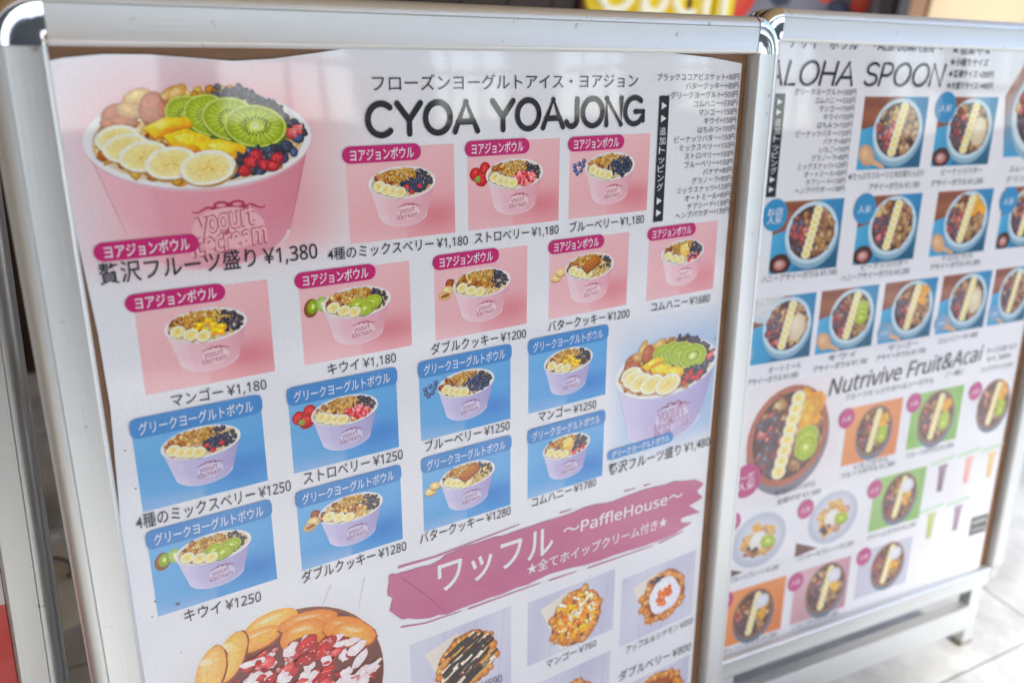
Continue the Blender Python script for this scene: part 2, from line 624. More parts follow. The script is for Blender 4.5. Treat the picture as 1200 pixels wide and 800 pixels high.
def bowl(I, cx, cy, k, kind, tint, hi=False, dens=1.0, logo='pink'):
    """A printed paper bowl: rim half-width k; every length below is a fraction of k."""
    ry = 0.435
    ins = lambda x, y: ((x - cx) / (k * 0.93)) ** 2 + ((y - cy) / (k * ry * 0.9)) ** 2 < 0.92
    wall, wall_s, wall_e = tint
    # body
    n = 36
    P, C = [], []
    for i in range(n + 1):
        t = math.pi * i / n
        cx_, sn = math.cos(t), math.sin(t)
        P += [(cx + k * 0.97 * cx_, cy + k * (0.04 + ry * 0.97 * sn)), (cx + k * 0.85 * cx_, cy + k * (0.45 + ry * 0.87 * sn)), (cx + k * 0.73 * cx_, cy + k * (0.84 + ry * 0.8 * sn))]
        e = 0.5 + 0.5 * cx_
        col = mixc(wall, wall_s, e ** 1.3) if e > 0.25 else mixc(wall_e, wall, e * 4)
        C += [col, mixc(col, wall_s, 0.15), mixc(col, WHITE, 0.12)]
    F = []
    for i in range(n):
        F += [[3 * i, 3 * i + 3, 3 * i + 4, 3 * i + 1], [3 * i + 1, 3 * i + 4, 3 * i + 5, 3 * i + 2]]
    I.add(P, C, F)
    I.ring(cx, cy + k * 0.835, k * 0.735, k * ry * 0.8, k * 0.70, k * ry * 0.77, mixc(wall, WHITE, 0.7), mixc(wall, WHITE, 0.2), 28, a0=0.15, a1=math.pi - 0.1)
    # logo: bow and two lines of script
    red = lin('#b3304e') if logo == 'pink' else lin('#8e2f5c')
    bx_, by_ = cx + k * 0.16, cy + k * 0.60
    for sx in (-1, 1):
        I.ring(bx_ + sx * k * 0.075, by_, k * 0.075, k * 0.04, k * 0.045, k * 0.018, red, red, 14)
        pts = [(bx_ + sx * k * (0.03 + 0.031 * q), by_ + k * (0.03 + 0.02 * math.sin(q * 0.9))) for q in range(11)]
        I.stroke(pts, k * 0.035, red, k * 0.012)
    I.ell(bx_, by_ + k * 0.005, k * 0.03, k * 0.03, red, red, 0, 10)
    ink = mixc(red, wall, 0.25)
    lt = mixc(wall, WHITE, 0.30)
    I.ell(cx + k * 0.14, cy + k * 0.82, k * 0.34, k * 0.2, lt, mixc(wall, WHITE, 0.15), 0, 20)
    if hi:
        for off, c in ((0.05, mixc(red, WHITE, 0.08)), (0.012, lin('#f2b9bf') if logo == 'pink' else lin('#cdb6dd'))):
            I.text('yogurt', cx - k * 0.16, cy + k * 0.85, cx + k * 0.40, cy + k * 0.79, k * 0.27, c, off, 0.15)
            I.text('icecream', cx - k * 0.22, cy + k * 1.05, cx + k * 0.50, cy + k * 0.975, k * 0.27, c, off, 0.15)
    else:
        I.text('yogurt', cx - k * 0.14, cy + k * 0.84, cx + k * 0.34, cy + k * 0.80, k * 0.2, ink, 0.02, 0.15)
        I.text('icecream', cx - k * 0.2, cy + k * 1.0, cx + k * 0.42, cy + k * 0.95, k * 0.2, ink, 0.02, 0.15)
    # rim and inside
    I.ell(cx, cy + k * 0.02, k, k * ry, mixc(wall, WHITE, 0.75), mixc(wall, (0.6, 0.6, 0.65), 0.45), 0, 48)
    I.ell(cx, cy, k, k * ry, WHITE, WHITE, 0, 48)
    I.ell(cx, cy + k * 0.01, k * 0.93, k * ry * 0.89, lin('#c9a06a'), lin('#e6d3b4'), 0, 48)
    I.tex = 0.85 if not hi else 0.7
    X = lambda a: cx + k * a
    Y = lambda b: cy + k * b
    D = lambda v: max(3, int(v * dens))
    # back to front
    if kind != 'full':
        scatter(I, cx, cy, k * 0.9, k * ry * 0.86, D(90), k * 0.055, P_OAT + P_GRA, inside=ins, hl=0)
        scatter(I, X(0.55), Y(-0.05), k * 0.40, k * 0.28, D(110), k * 0.052, P_RAI, inside=ins, hl=0.25)
        scatter(I, X(-0.60), Y(-0.06), k * 0.34, k * 0.24, D(34), k * 0.088, P_NUT, inside=ins)
        scatter(I, X(-0.05), Y(-0.20), k * 0.44, k * 0.2, D(120), k * 0.042, P_GRA, inside=ins)
    if kind == 'full':
        scatter(I, X(0.1), Y(-0.3), k * 0.45, k * 0.13, D(90), k * 0.045, P_GRA)
        scatter(I, cx, cy, k * 0.9, k * ry * .86, D(230), k * 0.06, P_OAT + P_GRA + P_NUT[:1], inside=ins, hl=.1)
        scatter(I, X(-.55), Y(-.2), k * .36, k * .17, D(60), k * .06, P_NUT + P_GRA, inside=ins)
        for x, y in ((-0.4, -0.35), (-0.52, -0.38), (-0.28, -0.36), (-0.2, -0.4)):
            I.ell(X(x), Y(y), k * rnd(0.1, 0.14), k * 0.06, lin('#f2d7a0'), lin('#c08a44'), rnd(-1, 1), 12, wob=0.1)
        for x, y, a, b, ro in ((-0.735, -0.257, 0.1, 0.055, -0.5), (-0.6, -0.27, 0.11, 0.07, 0.1), (-0.42, -0.29, 0.10, 0.135, 0.35), (-0.3, -0.26, 0.07, 0.09, -0.3), (-0.67, -0.17, 0.12, 0.05, 0.1), (-0.78, -0.15, 0.07, 0.05, 0.6)):
            cc = lin('#c56a30') if abs(x + 0.6) > 0.02 else lin('#e8c07c')
            I.ell(X(x), Y(y + .01), k * a * 1.06, k * b * 1.08, NUT_D, NUT_D, ro, 16)
            I.ell(X(x), Y(y), k * a, k * b, mixc(cc, WHITE, 0.12), mixc(cc, NUT_D, 0.7), ro, 16)
            for q in range(4):
                I.stroke([(X(x + 0.02 * q - 0.03), Y(y - b * 0.5)), (X(x + 0.025 * q - 0.04), Y(y + b * 0.45))], k * 0.008, mixc(cc, NUT_D, 0.45))
        for i in range(D(60)):
            t = i / 60
            x, y = 0.18 + 0.72 * t + rnd(-0.05, 0.05), -0.415 + 0.34 * t * t + 0.04 * t + rnd(-0.045, 0.045)
            l, dk = random.choice(P_RAI)
            I.ell(X(x), Y(y), k * rnd(0.03, 0.055), k * rnd(0.022, 0.04), jit(l, .3), dk, rnd(0, 3), 8, wob=0.2)
            if i % 3 == 0:
                I.ell(X(x - 0.01), Y(y - 0.012), k * 0.012, k * 0.006, lin('#b9a7b4'), lin('#6c5a6a'), 0, 5)
        for x, y, a, b, ro in ((-0.12, -0.21, 0.2, 0.17, 0.35), (0.06, -0.21, 0.22, 0.18, 0.25), (0.25, -0.17, 0.26, 0.19, 0.2), (0.47, -0.10, 0.29, 0.19, 0.12)):
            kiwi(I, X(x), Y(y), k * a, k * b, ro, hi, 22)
        for pts in ([(-0.5, -0.12), (-0.33, -0.2), (-0.13, -0.2), (-0.1, -0.13), (-0.3, -0.08), (-0.42, -0.03)], [(-0.36, -0.05), (-0.15, -0.1), (0.05, -0.02), (0.02, 0.08), (-0.2, 0.1), (-0.3, 0.04)],
                    [(-0.1, 0.03), (0.12, 0.0), (0.34, 0.06), (0.38, 0.12), (0.22, 0.2), (0.02, 0.16)]):
            PP = [(X(a + rnd(-.01, .01)), Y(b)) for a, b in pts]
            I.poly([(a, b + k * 0.02) for a, b in PP], lin('#c97e0c'))
            tx_, I.tex = I.tex, 0.3
            I.poly(PP, [lin('#fde068'), lin('#fbd040'), MAN_L, lin('#f0a818'), MAN_D, lin('#f6bc24')])
            cxm, cym = sum(p[0] for p in PP) / 6, sum(p[1] for p in PP) / 6
            I.poly([(cxm + (a - cxm) * 0.55, cym + (b - cym) * 0.5 - k * 0.015) for a, b in PP], [lin('#ffec9a'), lin('#ffe27a'), lin('#fdd04c'), lin('#fcc83c'), lin('#fdd04c'), lin('#ffe070')])
            I.tex = tx_
        for x, y in ((0.55, 0.2), (0.75, 0.1), (0.36, 0.26), (0.62, 0.12), (0.86, 0.02), (0.22, 0.3), (0.7, 0.2), (0.47, 0.29)):
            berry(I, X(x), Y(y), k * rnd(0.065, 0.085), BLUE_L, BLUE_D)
        scatter(I, X(.55), Y(.2), k * .33, k * .12, D(40), k * .05, P_BLU + P_RAI, inside=ins)
        for x, y in ((0.45, 0.16), (0.52, 0.25), (0.39, 0.22), (0.65, 0.2), (0.33, 0.3), (0.6, 0.27)):
            raspb(I, X(x), Y(y), k * 0.065)
        for x, y in ((0.86, -0.06), (0.8, -0.03)):
            I.poly([(X(x - .05), Y(y + .04)), (X(x - .04), Y(y - .04)), (X(x + .06), Y(y - .04)), (X(x + .04), Y(y + .05))], [RED_D, RED_L, lin('#f9a9a4'), lin('#d83040')])
        for x, y, r in ((-0.72, -0.03, 0.19), (-0.66, 0.045, 0.20), (-0.53, 0.12, 0.215), (-0.31, 0.19, 0.23), (0.0, 0.25, 0.25)):
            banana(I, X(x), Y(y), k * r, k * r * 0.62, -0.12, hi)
        return
    if kind == 'mix':
        scatter(I, X(0.35), Y(0.1), k * 0.4, k * 0.2, D(40), k * 0.065, P_BLU, inside=ins)
        for x, y in ((0.12, 0.12), (0.5, 0.13), (0.26, 0.27)):
            raspb(I, X(x), Y(y), k * 0.085)
    if kind == 'straw':
        scatter(I, X(0.3), Y(0.14), k * 0.4, k * 0.19, D(55), k * 0.08, P_STR, inside=ins)
    if kind == 'blue':
        scatter(I, X(0.33), Y(0.08), k * 0.45, k * 0.25, D(60), k * 0.068, P_BLU, inside=ins)
    if kind == 'mango':
        for x, y in ((-0.15, 0.0), (0.05, -0.1), (0.15, 0.02), (-0.3, 0.08), (-0.05, 0.12), (0.18, 0.16), (0.36, 0.1), (0.02, 0.22), (0.3, 0.22)):
            a, b = rnd(.1, .15), rnd(.07, .1)
            I.poly([(X(x - a), Y(y + b * .6)), (X(x - a * .6), Y(y - b)), (X(x + a), Y(y - b * .7)), (X(x + a * .7), Y(y + b))], [MAN_D, lin('#ffe274'), MAN_L, lin('#de8606')])
            I.poly([(X(x - a * .5), Y(y)), (X(x - a * .3), Y(y - b * .6)), (X(x + a * .6), Y(y - b * .45)), (X(x + a * .4), Y(y + .1 * b))], lin('#ffdf5e'))
    if kind == 'kiwi':
        for x, y, a, b in ((-0.02, 0.06, .26, .17), (0.42, 0.06, .30, .20), (0.2, 0.2, .30, .19)):
            kiwi(I, X(x), Y(y), k * a, k * b, -0.25, False, 14)
    if kind == 'dcookie':
        scatter(I, X(0.05), Y(0.1), k * 0.36, k * 0.16, D(36), k * 0.09, P_GRA + P_NUT, inside=ins)
        scatter(I, X(0.25), Y(0.28), k * 0.35, k * 0.1, D(60), k * 0.04, P_OAT, inside=ins)
    if kind == 'bcookie':
        scatter(I, X(0.2), Y(0.1), k * 0.62, k * 0.28, D(150), k * 0.045, P_OAT, inside=ins)
    if kind == 'honey':
        scatter(I, X(0.4), Y(0.14), k * 0.35, k * 0.2, D(24), k * 0.07, P_STR + P_BLU, inside=ins)
        sp = [(-0.15, -0.25), (0.18, -0.3), (0.3, 0.02), (0.1, 0.25), (-0.15, 0.1)]
        I.poly([(X(a), Y(b)) for a, b in sp], [lin('#f7d98e'), lin('#fae6ac'), lin('#e8b24e'), lin('#d99a34'), lin('#f0c468')])
        scatter(I, X(0.08), Y(-0.03), k * 0.2, k * 0.2, D(25), k * 0.035, [(lin('#fdeec0'), lin('#dba545'))])
    nb = 4 if kind in ('straw', 'mix', 'blue', 'bcookie') else 3
    for i in range(nb):
        t = i / (nb - 1)
        x, y = -0.70 + 0.60 * t, 0.06 + 0.20 * t ** 0.7
        banana(I, X(x), Y(y), k * 0.185, k * 0.15, -0.25)

    if kind == 'bcookie':
        I.tex = 0.25
        sp = [(-0.36, -0.03), (0.22, -0.36), (0.44, -0.12), (-0.12, 0.20)]
        I.poly([(X(a), Y(b + 0.05)) for a, b in sp], lin('#5e2d10'))
        I.poly([(X(a), Y(b)) for a, b in sp], [lin('#b0642a'), lin('#bd7436'), lin('#a05822'), lin('#94501e')])
        m_ = (0.045, -0.08)
        I.poly([(X(m_[0] + (a - m_[0]) * .8), Y(m_[1] + (b - m_[1]) * .8)) for a, b in sp], [lin('#be7638'), lin('#c98544'), lin('#ad672c'), lin('#a46028')])
        for q in range(5):
            I.stroke([(X(-0.19 + q * 0.10), Y(-0.03 - q * 0.055)), (X(-0.06 + q * 0.10), Y(0.08 - q * 0.055))], k * 0.018, lin('#7c4218'))
        for (a, b), (c, d) in zip(sp, sp[1:] + sp[:1]):
            for q in range(6):
                I.ell(X(a + (c - a) * (q + .5) / 6), Y(b + (d - b) * (q + .5) / 6), k * .028, k * .022, lin('#b56c30'), lin('#8a4c1e'), 0, 7)


TINT_P = (lin('#f3c9d2'), lin('#e6a3b0'), lin('#f6dbe0'))
TINT_B = (lin('#cfc6ea'), lin('#a99fd0'), lin('#dcd6f2'))


def prop(I, kind, x, y, k):
    if kind == 'kiwi':
        I.ell(x - .12 * k, y + .04 * k, .2 * k, .26 * k, lin('#a7703a'), lin('#6f4420'), 0.3, 18)
        I.ell(x - .07 * k, y + .01 * k, .14 * k, .2 * k, lin('#a9c24a'), lin('#7d9c2c'), 0.3, 18)
        I.ell(x - .07 * k, y + .01 * k, .05 * k, .08 * k, lin('#dfe4a8'), lin('#c9d27c'), 0.3, 10)
        for q in range(9):
            a = q / 9 * 6.28
            I.ell(x - .07 * k + .085 * k * math.cos(a), y + .01 * k + .12 * k * math.sin(a), .012 * k, .012 * k, DARK, DARK, 0, 5)
        I.ell(x + .2 * k, y - .02 * k, .17 * k, .22 * k, lin('#d4dcae'), lin('#93a867'), -0.2, 18)
        I.ell(x + .2 * k, y - .02 * k, .13 * k, .18 * k, lin('#b9cc86'), lin('#a3bd6a'), -0.2, 18)
        I.ell(x + .2 * k, y - .02 * k, .05 * k, .08 * k, lin('#eef2d4'), lin('#dfe8b8'), 0, 10)
    if kind == 'straw':
        for a, b, r in ((-.15, .0, .2), (.16, -.14, .19), (.04, .14, .22)):
            I.ell(x + a * k, y + b * k, r * k, r * k * 1.0, lin('#ee4b4e'), lin('#9a0f22'), 0, 16, wob=0.04)
            for q in range(10):
                t, s = rnd(0, 6.28), rnd(0.1, 0.8)
                I.ell(x + a * k + r * k * s * math.cos(t), y + b * k + r * k * s * math.sin(t), .012 * k, .016 * k, lin('#f7c08c'), lin('#c4503c'), 0, 5)
        for q in range(6):
            t = q / 6 * 6.28
            I.ell(x - .08 * k + .05 * k * math.cos(t), y + .14 * k + .05 * k * math.sin(t), .07 * k, .028 * k, lin('#b5cf7c'), lin('#4f7c2c'), t, 8)
    if kind == 'blue':
        for a, b in ((-.2, .1), (-.05, -.08), (.1, -.02), (.02, .12), (-.12, .2), (.13, -.16), (-.22, -.03)):
            berry(I, x + a * k, y + b * k, .08 * k, lin('#6a83b4'), lin('#1c2a50'), 1.0)
    if kind == 'cookie':
        for a, b in ((-.05, .12), (.12, -.03)):
            I.ell(x + a * k, y + b * k + .03 * k, .2 * k, .13 * k, lin('#b88a50'), lin('#8a5a2c'), 0, 18)
            I.ell(x + a * k, y + b * k, .2 * k, .13 * k, lin('#f7e3b4'), lin('#dfb87a'), 0, 18)
            for q in range(6):
                I.ell(x + (a + rnd(-.12, .12)) * k, y + (b + rnd(-.07, .07)) * k, .01 * k, .008 * k, lin('#c89b5c'), lin('#c89b5c'), 0, 5)
    if kind == 'dcookie':
        I.ell(x + .1 * k, y - .2 * k, .16 * k, .15 * k, lin('#b5683c'), lin('#6c3018'), 0, 14, wob=.05)
        I.ell(x + .02 * k, y + .0 * k, .2 * k, .15 * k, lin('#f6e6c0'), lin('#d3ac70'), 0, 16)
        I.ell(x - .1 * k, y + .14 * k, .2 * k, .13 * k, lin('#f3dcae'), lin('#c2935a'), 0, 16)
        I.ell(x - .08 * k, y + .13 * k, .14 * k, .05 * k, lin('#a86838'), lin('#7c4420'), -.2, 12)


def bowl_pic(poster, K, x0, y0, w, h, scheme, kind, side=None, pill=True, base=0.0, pill_dx=0.06, label=None, pw=0.83):
    I = Ink(K, base)
    if scheme == 'pink':
        a, b, sh, tint = lin('#f5c8cc'), lin('#eda6ac'), lin('#e07a84'), TINT_P
    else:
        a, b, sh, tint = lin('#78bcec'), lin('#429ce0'), lin('#1f7cd2'), TINT_B
    cx, cy, k = x0 + w * 0.5, y0 + h * 0.385, w * 0.312
    hor = y0 + h * 0.40

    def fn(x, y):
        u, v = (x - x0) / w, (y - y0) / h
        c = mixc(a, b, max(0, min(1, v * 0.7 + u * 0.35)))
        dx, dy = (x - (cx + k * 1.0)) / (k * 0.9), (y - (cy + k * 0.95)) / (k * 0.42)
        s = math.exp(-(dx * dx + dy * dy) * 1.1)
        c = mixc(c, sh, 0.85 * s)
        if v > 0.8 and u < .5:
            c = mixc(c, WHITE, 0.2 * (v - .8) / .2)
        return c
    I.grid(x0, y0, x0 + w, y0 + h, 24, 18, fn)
    I.clip = (x0, y0, x0 + w, y0 + h)
    I.tex = 0.5
    if side:
        prop(I, side, x0 + w * (0.13 if side != 'cookie' else 0.1), y0 + h * (0.36 if side not in ('cookie', 'dcookie') else 0.42), k)
    I.tex = 0.0
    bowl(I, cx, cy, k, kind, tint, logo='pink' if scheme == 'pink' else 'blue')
    I.clip = None
    o = I.build('bowl_picture', poster)
    if label:
        o['label'] = label
    return o


# ------------------------------------------------------------------ menu stand frame (snap frame on an A-shaped stand)
FACE, RND = 0.0285, 0.0105
PROFILE = [(0.0, 0.004), (0.0, -0.0095), (0.0016, -0.0122), (0.0036, -0.0134), (0.0044, -0.0130), (FACE * 0.955, -0.0138), (FACE * 0.975, -0.0128), (FACE, -0.0138)]
for i in range(1, 9):
    t = math.radians(i / 8 * 90)
    PROFILE.append((FACE + RND * math.sin(t), -0.0138 + RND * (1 - math.cos(t))))
PROFILE += [(FACE + RND, 0.003), (FACE + RND - 0.0015, 0.0035), (FACE + RND - 0.0015, 0.006), (FACE + RND, 0.0065), (FACE + RND, 0.012), (FACE + RND - 0.002, 0.0125), (FACE + RND - 0.002, 0.015), (FACE + RND, 0.0155), (FACE + RND, 0.020), (0.004, 0.020), (0.004, 0.004)]
# profile: (distance outward from the window edge, y) ; y < 0 is towards the viewer


def sweep(p0, p1, outward):
    """Extrude PROFILE from p0 to p1 in the panel plane (x, z); outward = unit (x, z)."""
    V, F = [], []
    n = len(PROFILE)
    for p in (p0, p1):
        for wd, y in PROFILE:
            V.append((p[0] + outward[0] * wd, y, p[1] + outward[1] * wd))
    for i in range(n):
        j = (i + 1) % n
        F.append([i, j, n + j, n + i])
    F += [list(range(n)), list(range(2 * n - 1, n - 1, -1))]
    return V, F


def corner(c, a0, a1, grow=1.015, seg=10):
    V, F = [], []
    n = len(PROFILE)
    for k in range(seg + 1):
        t = math.radians(a0 + (a1 - a0) * k / seg)
        for wd, y in PROFILE:
            yy = y - 0.0006 if y < 0.01 else y + 0.0004
            V.append((c[0] + math.cos(t) * wd * grow, yy, c[1] + math.sin(t) * wd * grow))
    for k in range(seg):
        for i in range(n):
            j = (i + 1) % n
            F.append([k * n + i, (k + 1) * n + i, (k + 1) * n + j, k * n + j])
    F += [list(range(n)), [seg * n + i for i in range(n - 1, -1, -1)]]
    return V, F


def fix_normals(me):
    import bmesh
    bm = bmesh.new()
    bm.from_mesh(me)
    bmesh.ops.recalc_face_normals(bm, faces=bm.faces[:])
    bm.to_mesh(me)
    bm.free()
    return me


def auto_smooth(me, ang=35):
    import bmesh
    bm = bmesh.new()
    bm.from_mesh(me)
    for e in bm.edges:
        if len(e.link_faces) == 2 and e.calc_face_angle() > math.radians(ang):
            e.smooth = False
    for f in bm.faces:
        f.smooth = True
    bm.to_mesh(me)
    bm.free()
    return me


def stand(label, Rw, org, win, leg_h, rail_mat=M_ALU, group='aluminium menu stands', two_sided=True):
    """Rw: columns x, y(down), z(into) of the panel in world; org: world origin of the panel; win: x0, x1, z0(bottom), z1(top) in metres."""
    Rm = Matrix(Rw)
    M = Matrix((Rm.col[0], Rm.col[2], -Rm.col[1])).transposed().to_4x4()
    M.translation = Vector(org)
    x0, x1, z0, z1 = win
    foot = M @ Vector(((x0 + x1) / 2, 0.02, z0))
    up = M.col[2].xyz
    s = (foot.z) / up.z
    foot = foot - up * s
    ax = Vector((Rm.col[0].x, Rm.col[0].y, 0)).normalized()
    ay = Vector((-ax.y, ax.x, 0))
    E = Matrix((ax, ay, Vector((0, 0, 1)))).transposed().to_4x4()
    E.translation = Vector((foot.x, foot.y, 0)) + ay * 0.17
    root = thing('menu_stand', label, 'menu stand', E, group)
    T = E.inverted() @ M

    def part(name, VF, mat, parent=root, T_=T, smooth=True, label=None):
        me = mesh(name, VF[0], VF[1], mat)
        fix_normals(me)
        if smooth:
            auto_smooth(me)
        o = add_obj(name, me, parent, ml=T_)
        return o
    g = 0.0004
    part('frame_rail', sweep((x0 + g, z1), (x1 - g, z1), (0, 1)), M_ALU_H)
    part('frame_rail', sweep((x0 + g, z0), (x1 - g, z0), (0, -1)), M_ALU_H)
    part('frame_rail', sweep((x0, z0 + g), (x0, z1 - g), (-1, 0)), rail_mat)
    part('frame_rail', sweep((x1, z0 + g), (x1, z1 - g), (1, 0)), rail_mat)
    for c, a in (((x1, z1), 0), ((x0, z1), 90), ((x0, z0), 180), ((x1, z0), 270)):
        part('corner_cap', corner(c, a, a + 90), M_CHROME)
    part('backing_board', box(x0 - 0.003, x1 + 0.003, 0.0015, 0.004, z0 - 0.003, z1 + 0.003), M_BACKING, smooth=False)
    # grooved inner liners of the side rails
    # legs and lower cross bar
    outer = FACE + RND
    Lz0 = z0 - outer
    # ground hit for the front legs
    def ground_t(x):
        p = M @ Vector((x, 0.006, Lz0))
        return p.z / up.z
    for sx, xx in ((-1, x0 + 0.004), (1, x1 - 0.034)):
        gz = Lz0 - ground_t(xx) + 0.006
        part('leg', box(xx, xx + 0.030, -0.006, 0.016, gz + 0.004, Lz0 + 0.002, 0.0015), rail_mat, smooth=False)
        part('foot_plug', box(xx - 0.0005, xx + 0.0305, -0.0065, 0.0165, gz - 0.004, gz + 0.004, 0.001), M_ALU_SIDE, smooth=False)
    if leg_h:
        part('cross_bar', box(x0 + 0.0345, x1 - 0.0345, -0.010, 0.012, Lz0 - leg_h - 0.050, Lz0 - leg_h, 0.003), M_ALU_H, smooth=False)
    if not two_sided:
        return root, T
    # rear half of the stand, mirrored about the hinge
    top = T @ Vector((0, 0.020, z1 + outer))
    hy = top.y + 0.004

    def mir(VF):
        V = []
        for v in VF[0]:
            q = T @ Vector(v)
            V.append((q.x, 2 * hy - q.y, q.z))
        return V, VF[1]
    x0, x1, z1 = x0 + 0.06, x1 - 0.06, z1 - 0.032
    rear = join([sweep((x0 + g, z1), (x1 - g, z1), (0, 1)), sweep((x0 + g, z0), (x1 - g, z0), (0, -1)), sweep((x0, z0 - 0.02), (x0, z1 + 0.01), (-1, 0)), sweep((x1, z0 - 0.02), (x1, z1 + 0.01), (1, 0))])
    part('rear_frame', mir(rear), rail_mat, T_=Matrix.Identity(4))
    part('rear_panel', mir(box(x0 - 0.003, x1 + 0.003, -0.002, 0.004, z0 - 0.003, z1 + 0.003)), simple_mat('rear_poster_paper', (0.75, 0.75, 0.76), 0.5, var=0.04), T_=Matrix.Identity(4), smooth=False)
    for xx in (x0 + 0.004, x1 - 0.03):
        q = Vector((xx, 0.006, Lz0))
        gz = Lz0 - ground_t(xx) + 0.006
        part('rear_leg', mir(box(xx, xx + 0.026, -0.004, 0.014, gz - 0.004, Lz0 + 0.002, 0.001)), M_ALU_SIDE, T_=Matrix.Identity(4), smooth=False)
    for q in (0, 1):
        hx = x0 + 0.02 + q * (x1 - x0 - 0.16)
        part('hinge', box(hx, hx + 0.06, 0.016, 0.030, z1 + outer - 0.012, z1 + outer + 0.014, 0.001), M_ALU_SIDE, smooth=False)
    return root, T


# ================================================================== FLOOR AND SHOP
C30, S30 = math.cos(math.radians(30)), math.sin(math.radians(30))


def AN(a, n, z=0.0):
    return Vector((a * C30 - n * S30, a * S30 + n * C30, z))


M30 = Matrix.Rotation(math.radians(30), 4, 'Z')
M_STREET = simple_mat('pale_paving', (0.62, 0.61, 0.58), 0.7, var=0.12, vscale=1.5, bump=0.1)
V, F = [(-40, -40, -0.012), (40, -40, -0.012), (40, 40, -0.012), (-40, 40, -0.012)], [[0, 1, 2, 3]]
o = add_obj('ground', mesh('ground', V, F, M_STREET), mw=Matrix.Identity(4))
o['kind'] = 'structure'
me = mesh('floor', [(-3.2, -1.9, -0.004), (5.9, -1.9, -0.004), (5.9, 6, -0.004), (-3.2, 6, -0.004)], [[0, 1, 2, 3]], M_GROUT)
floor = add_obj('floor', me, mw=M30)
floor['kind'] = 'structure'


def tile_mat(name, col):
    m, t, p = new_mat(name)
    tc = t.nodes.new('ShaderNodeTexCoord')
    info = t.nodes.new('ShaderNodeObjectInfo')
    n = t.nodes.new('ShaderNodeTexNoise')
    n.noise_dimensions = '4D'
    n.inputs['Scale'].default_value = 5
    n.inputs['Detail'].default_value = 8
    n.inputs['Roughness'].default_value = 0.65
    t.links.new(tc.outputs['Object'], n.inputs['Vector'])
    mm = t.nodes.new('ShaderNodeMath')
    mm.operation = 'MULTIPLY'
    mm.inputs[1].default_value = 37
    t.links.new(info.outputs['Random'], mm.inputs[0])
    t.links.new(mm.outputs[0], n.inputs['W'])
    cr = t.nodes.new('ShaderNodeValToRGB')
    cr.color_ramp.elements[0].position = 0.30
    cr.color_ramp.elements[0].color = (*[c * 0.42 for c in col], 1)
    cr.color_ramp.elements[1].position = 0.62
    cr.color_ramp.elements[1].color = (*col, 1)
    t.links.new(n.outputs['Fac'], cr.inputs[0])
    t.links.new(cr.outputs[0], p.inputs['Base Color'])
    p.inputs['Roughness'].default_value = 0.38
    b = t.nodes.new('ShaderNodeBump')
    b.inputs['Strength'].default_value = 0.1
    b.inputs['Distance'].default_value = 0.002
    t.links.new(n.outputs['Fac'], b.inputs['Height'])
    t.links.new(b.outputs[0], p.inputs['Normal'])
    return m


M_TILE = tile_mat('cream_floor_tile', (0.72, 0.72, 0.68))
rows = [-1.79, -1.39, -0.99, -0.59, -0.19, 0.21, 0.61, 1.235, 1.638, 2.04, 2.44]
for r in range(len(rows) - 1):
    h = rows[r + 1] - rows[r]
    Vb, Fb = box(0, 0.797, 0, h - 0.004, -0.02, 0.0, 0.0015)
    me = mesh('tile', Vb, Fb, M_TILE)
    off = 0.01 if r % 2 == 0 else 0.41
    for c in range(-4, 7):
        add_obj('tile', me, floor, ml=Matrix.Translation((off + c * 0.8, rows[r] + 0.002, random.uniform(-0.0006, 0))))

# storefront: wooden wall
M_WOOD = simple_mat('dark_brown_wood', (0.045, 0.020, 0.010), 0.45, var=0.5, vscale=3, stretch=(8, 8, 1))
M_WOODL = simple_mat('brown_wood_trim', (0.20, 0.10, 0.045), 0.5, var=0.3, vscale=3, stretch=(6, 6, 1))
M_GREYW = simple_mat('grey_wall_paint', (0.22, 0.20, 0.20), 0.7, var=0.25, vscale=2.0)
shop = thing('shop_front', 'dark brown wooden shop front behind the menu stands', 'shop front', M30 @ Matrix.Translation((1.0, 2.35, 0)))
x = -2.6
while x < 0.55:
    me = mesh('plank', *box(x, x + 0.145, 0.01, 0.035, 0.0, 2.7, 0.002), M_WOOD)
    add_obj('plank', me, shop, ml=Matrix.Identity(4))
    x += 0.15
me = mesh('wall', *box(0.55, 4.6, 0.3, 0.36, 0.0, 2.7), M_GREYW)
add_obj('wall', me, shop, ml=Matrix.Identity(4))
me = mesh('wall', *box(-2.7, 0.55, 0.04, 0.10, 0.0, 2.7), M_GREYW)
add_obj('wall', me, shop, ml=Matrix.Identity(4))
for (xa, ya, xb, yb) in ((-4.6, -4.5, 0.8, 0.36), (0.8, -3.75, 2.2, 0.36)):  # unseen canopy, added and sized to keep sun and sky off the stands
    me = mesh('added_shade_canopy', *box(xa, xb - 0.01, ya, yb, 2.62, 2.72, 0.004), simple_mat('ceiling_glow_tint', (0.62, 0.43, 0.22), 0.8, var=0.1))  # warm tone stands in for downlight glow mirrored in the rails
    add_obj('added_shade_canopy', me, shop, ml=Matrix.Identity(4))
me = mesh('unseen_side_wall', *box(-2.75, -2.62, -3.6, 0.0, 0, 2.61), simple_mat('tan_wall', (0.30, 0.20, 0.10), 0.6, var=0.25, vscale=2))  # unseen wall, added to darken the left floor and rail reflections
add_obj('unseen_side_wall', me, shop, ml=Matrix.Identity(4))
me = mesh('door_post', *box(0.55, 0.63, 0.0, 0.1, 0.0, 2.62, 0.003), M_WOODL)
add_obj('door_post', me, shop, ml=Matrix.Identity(4))

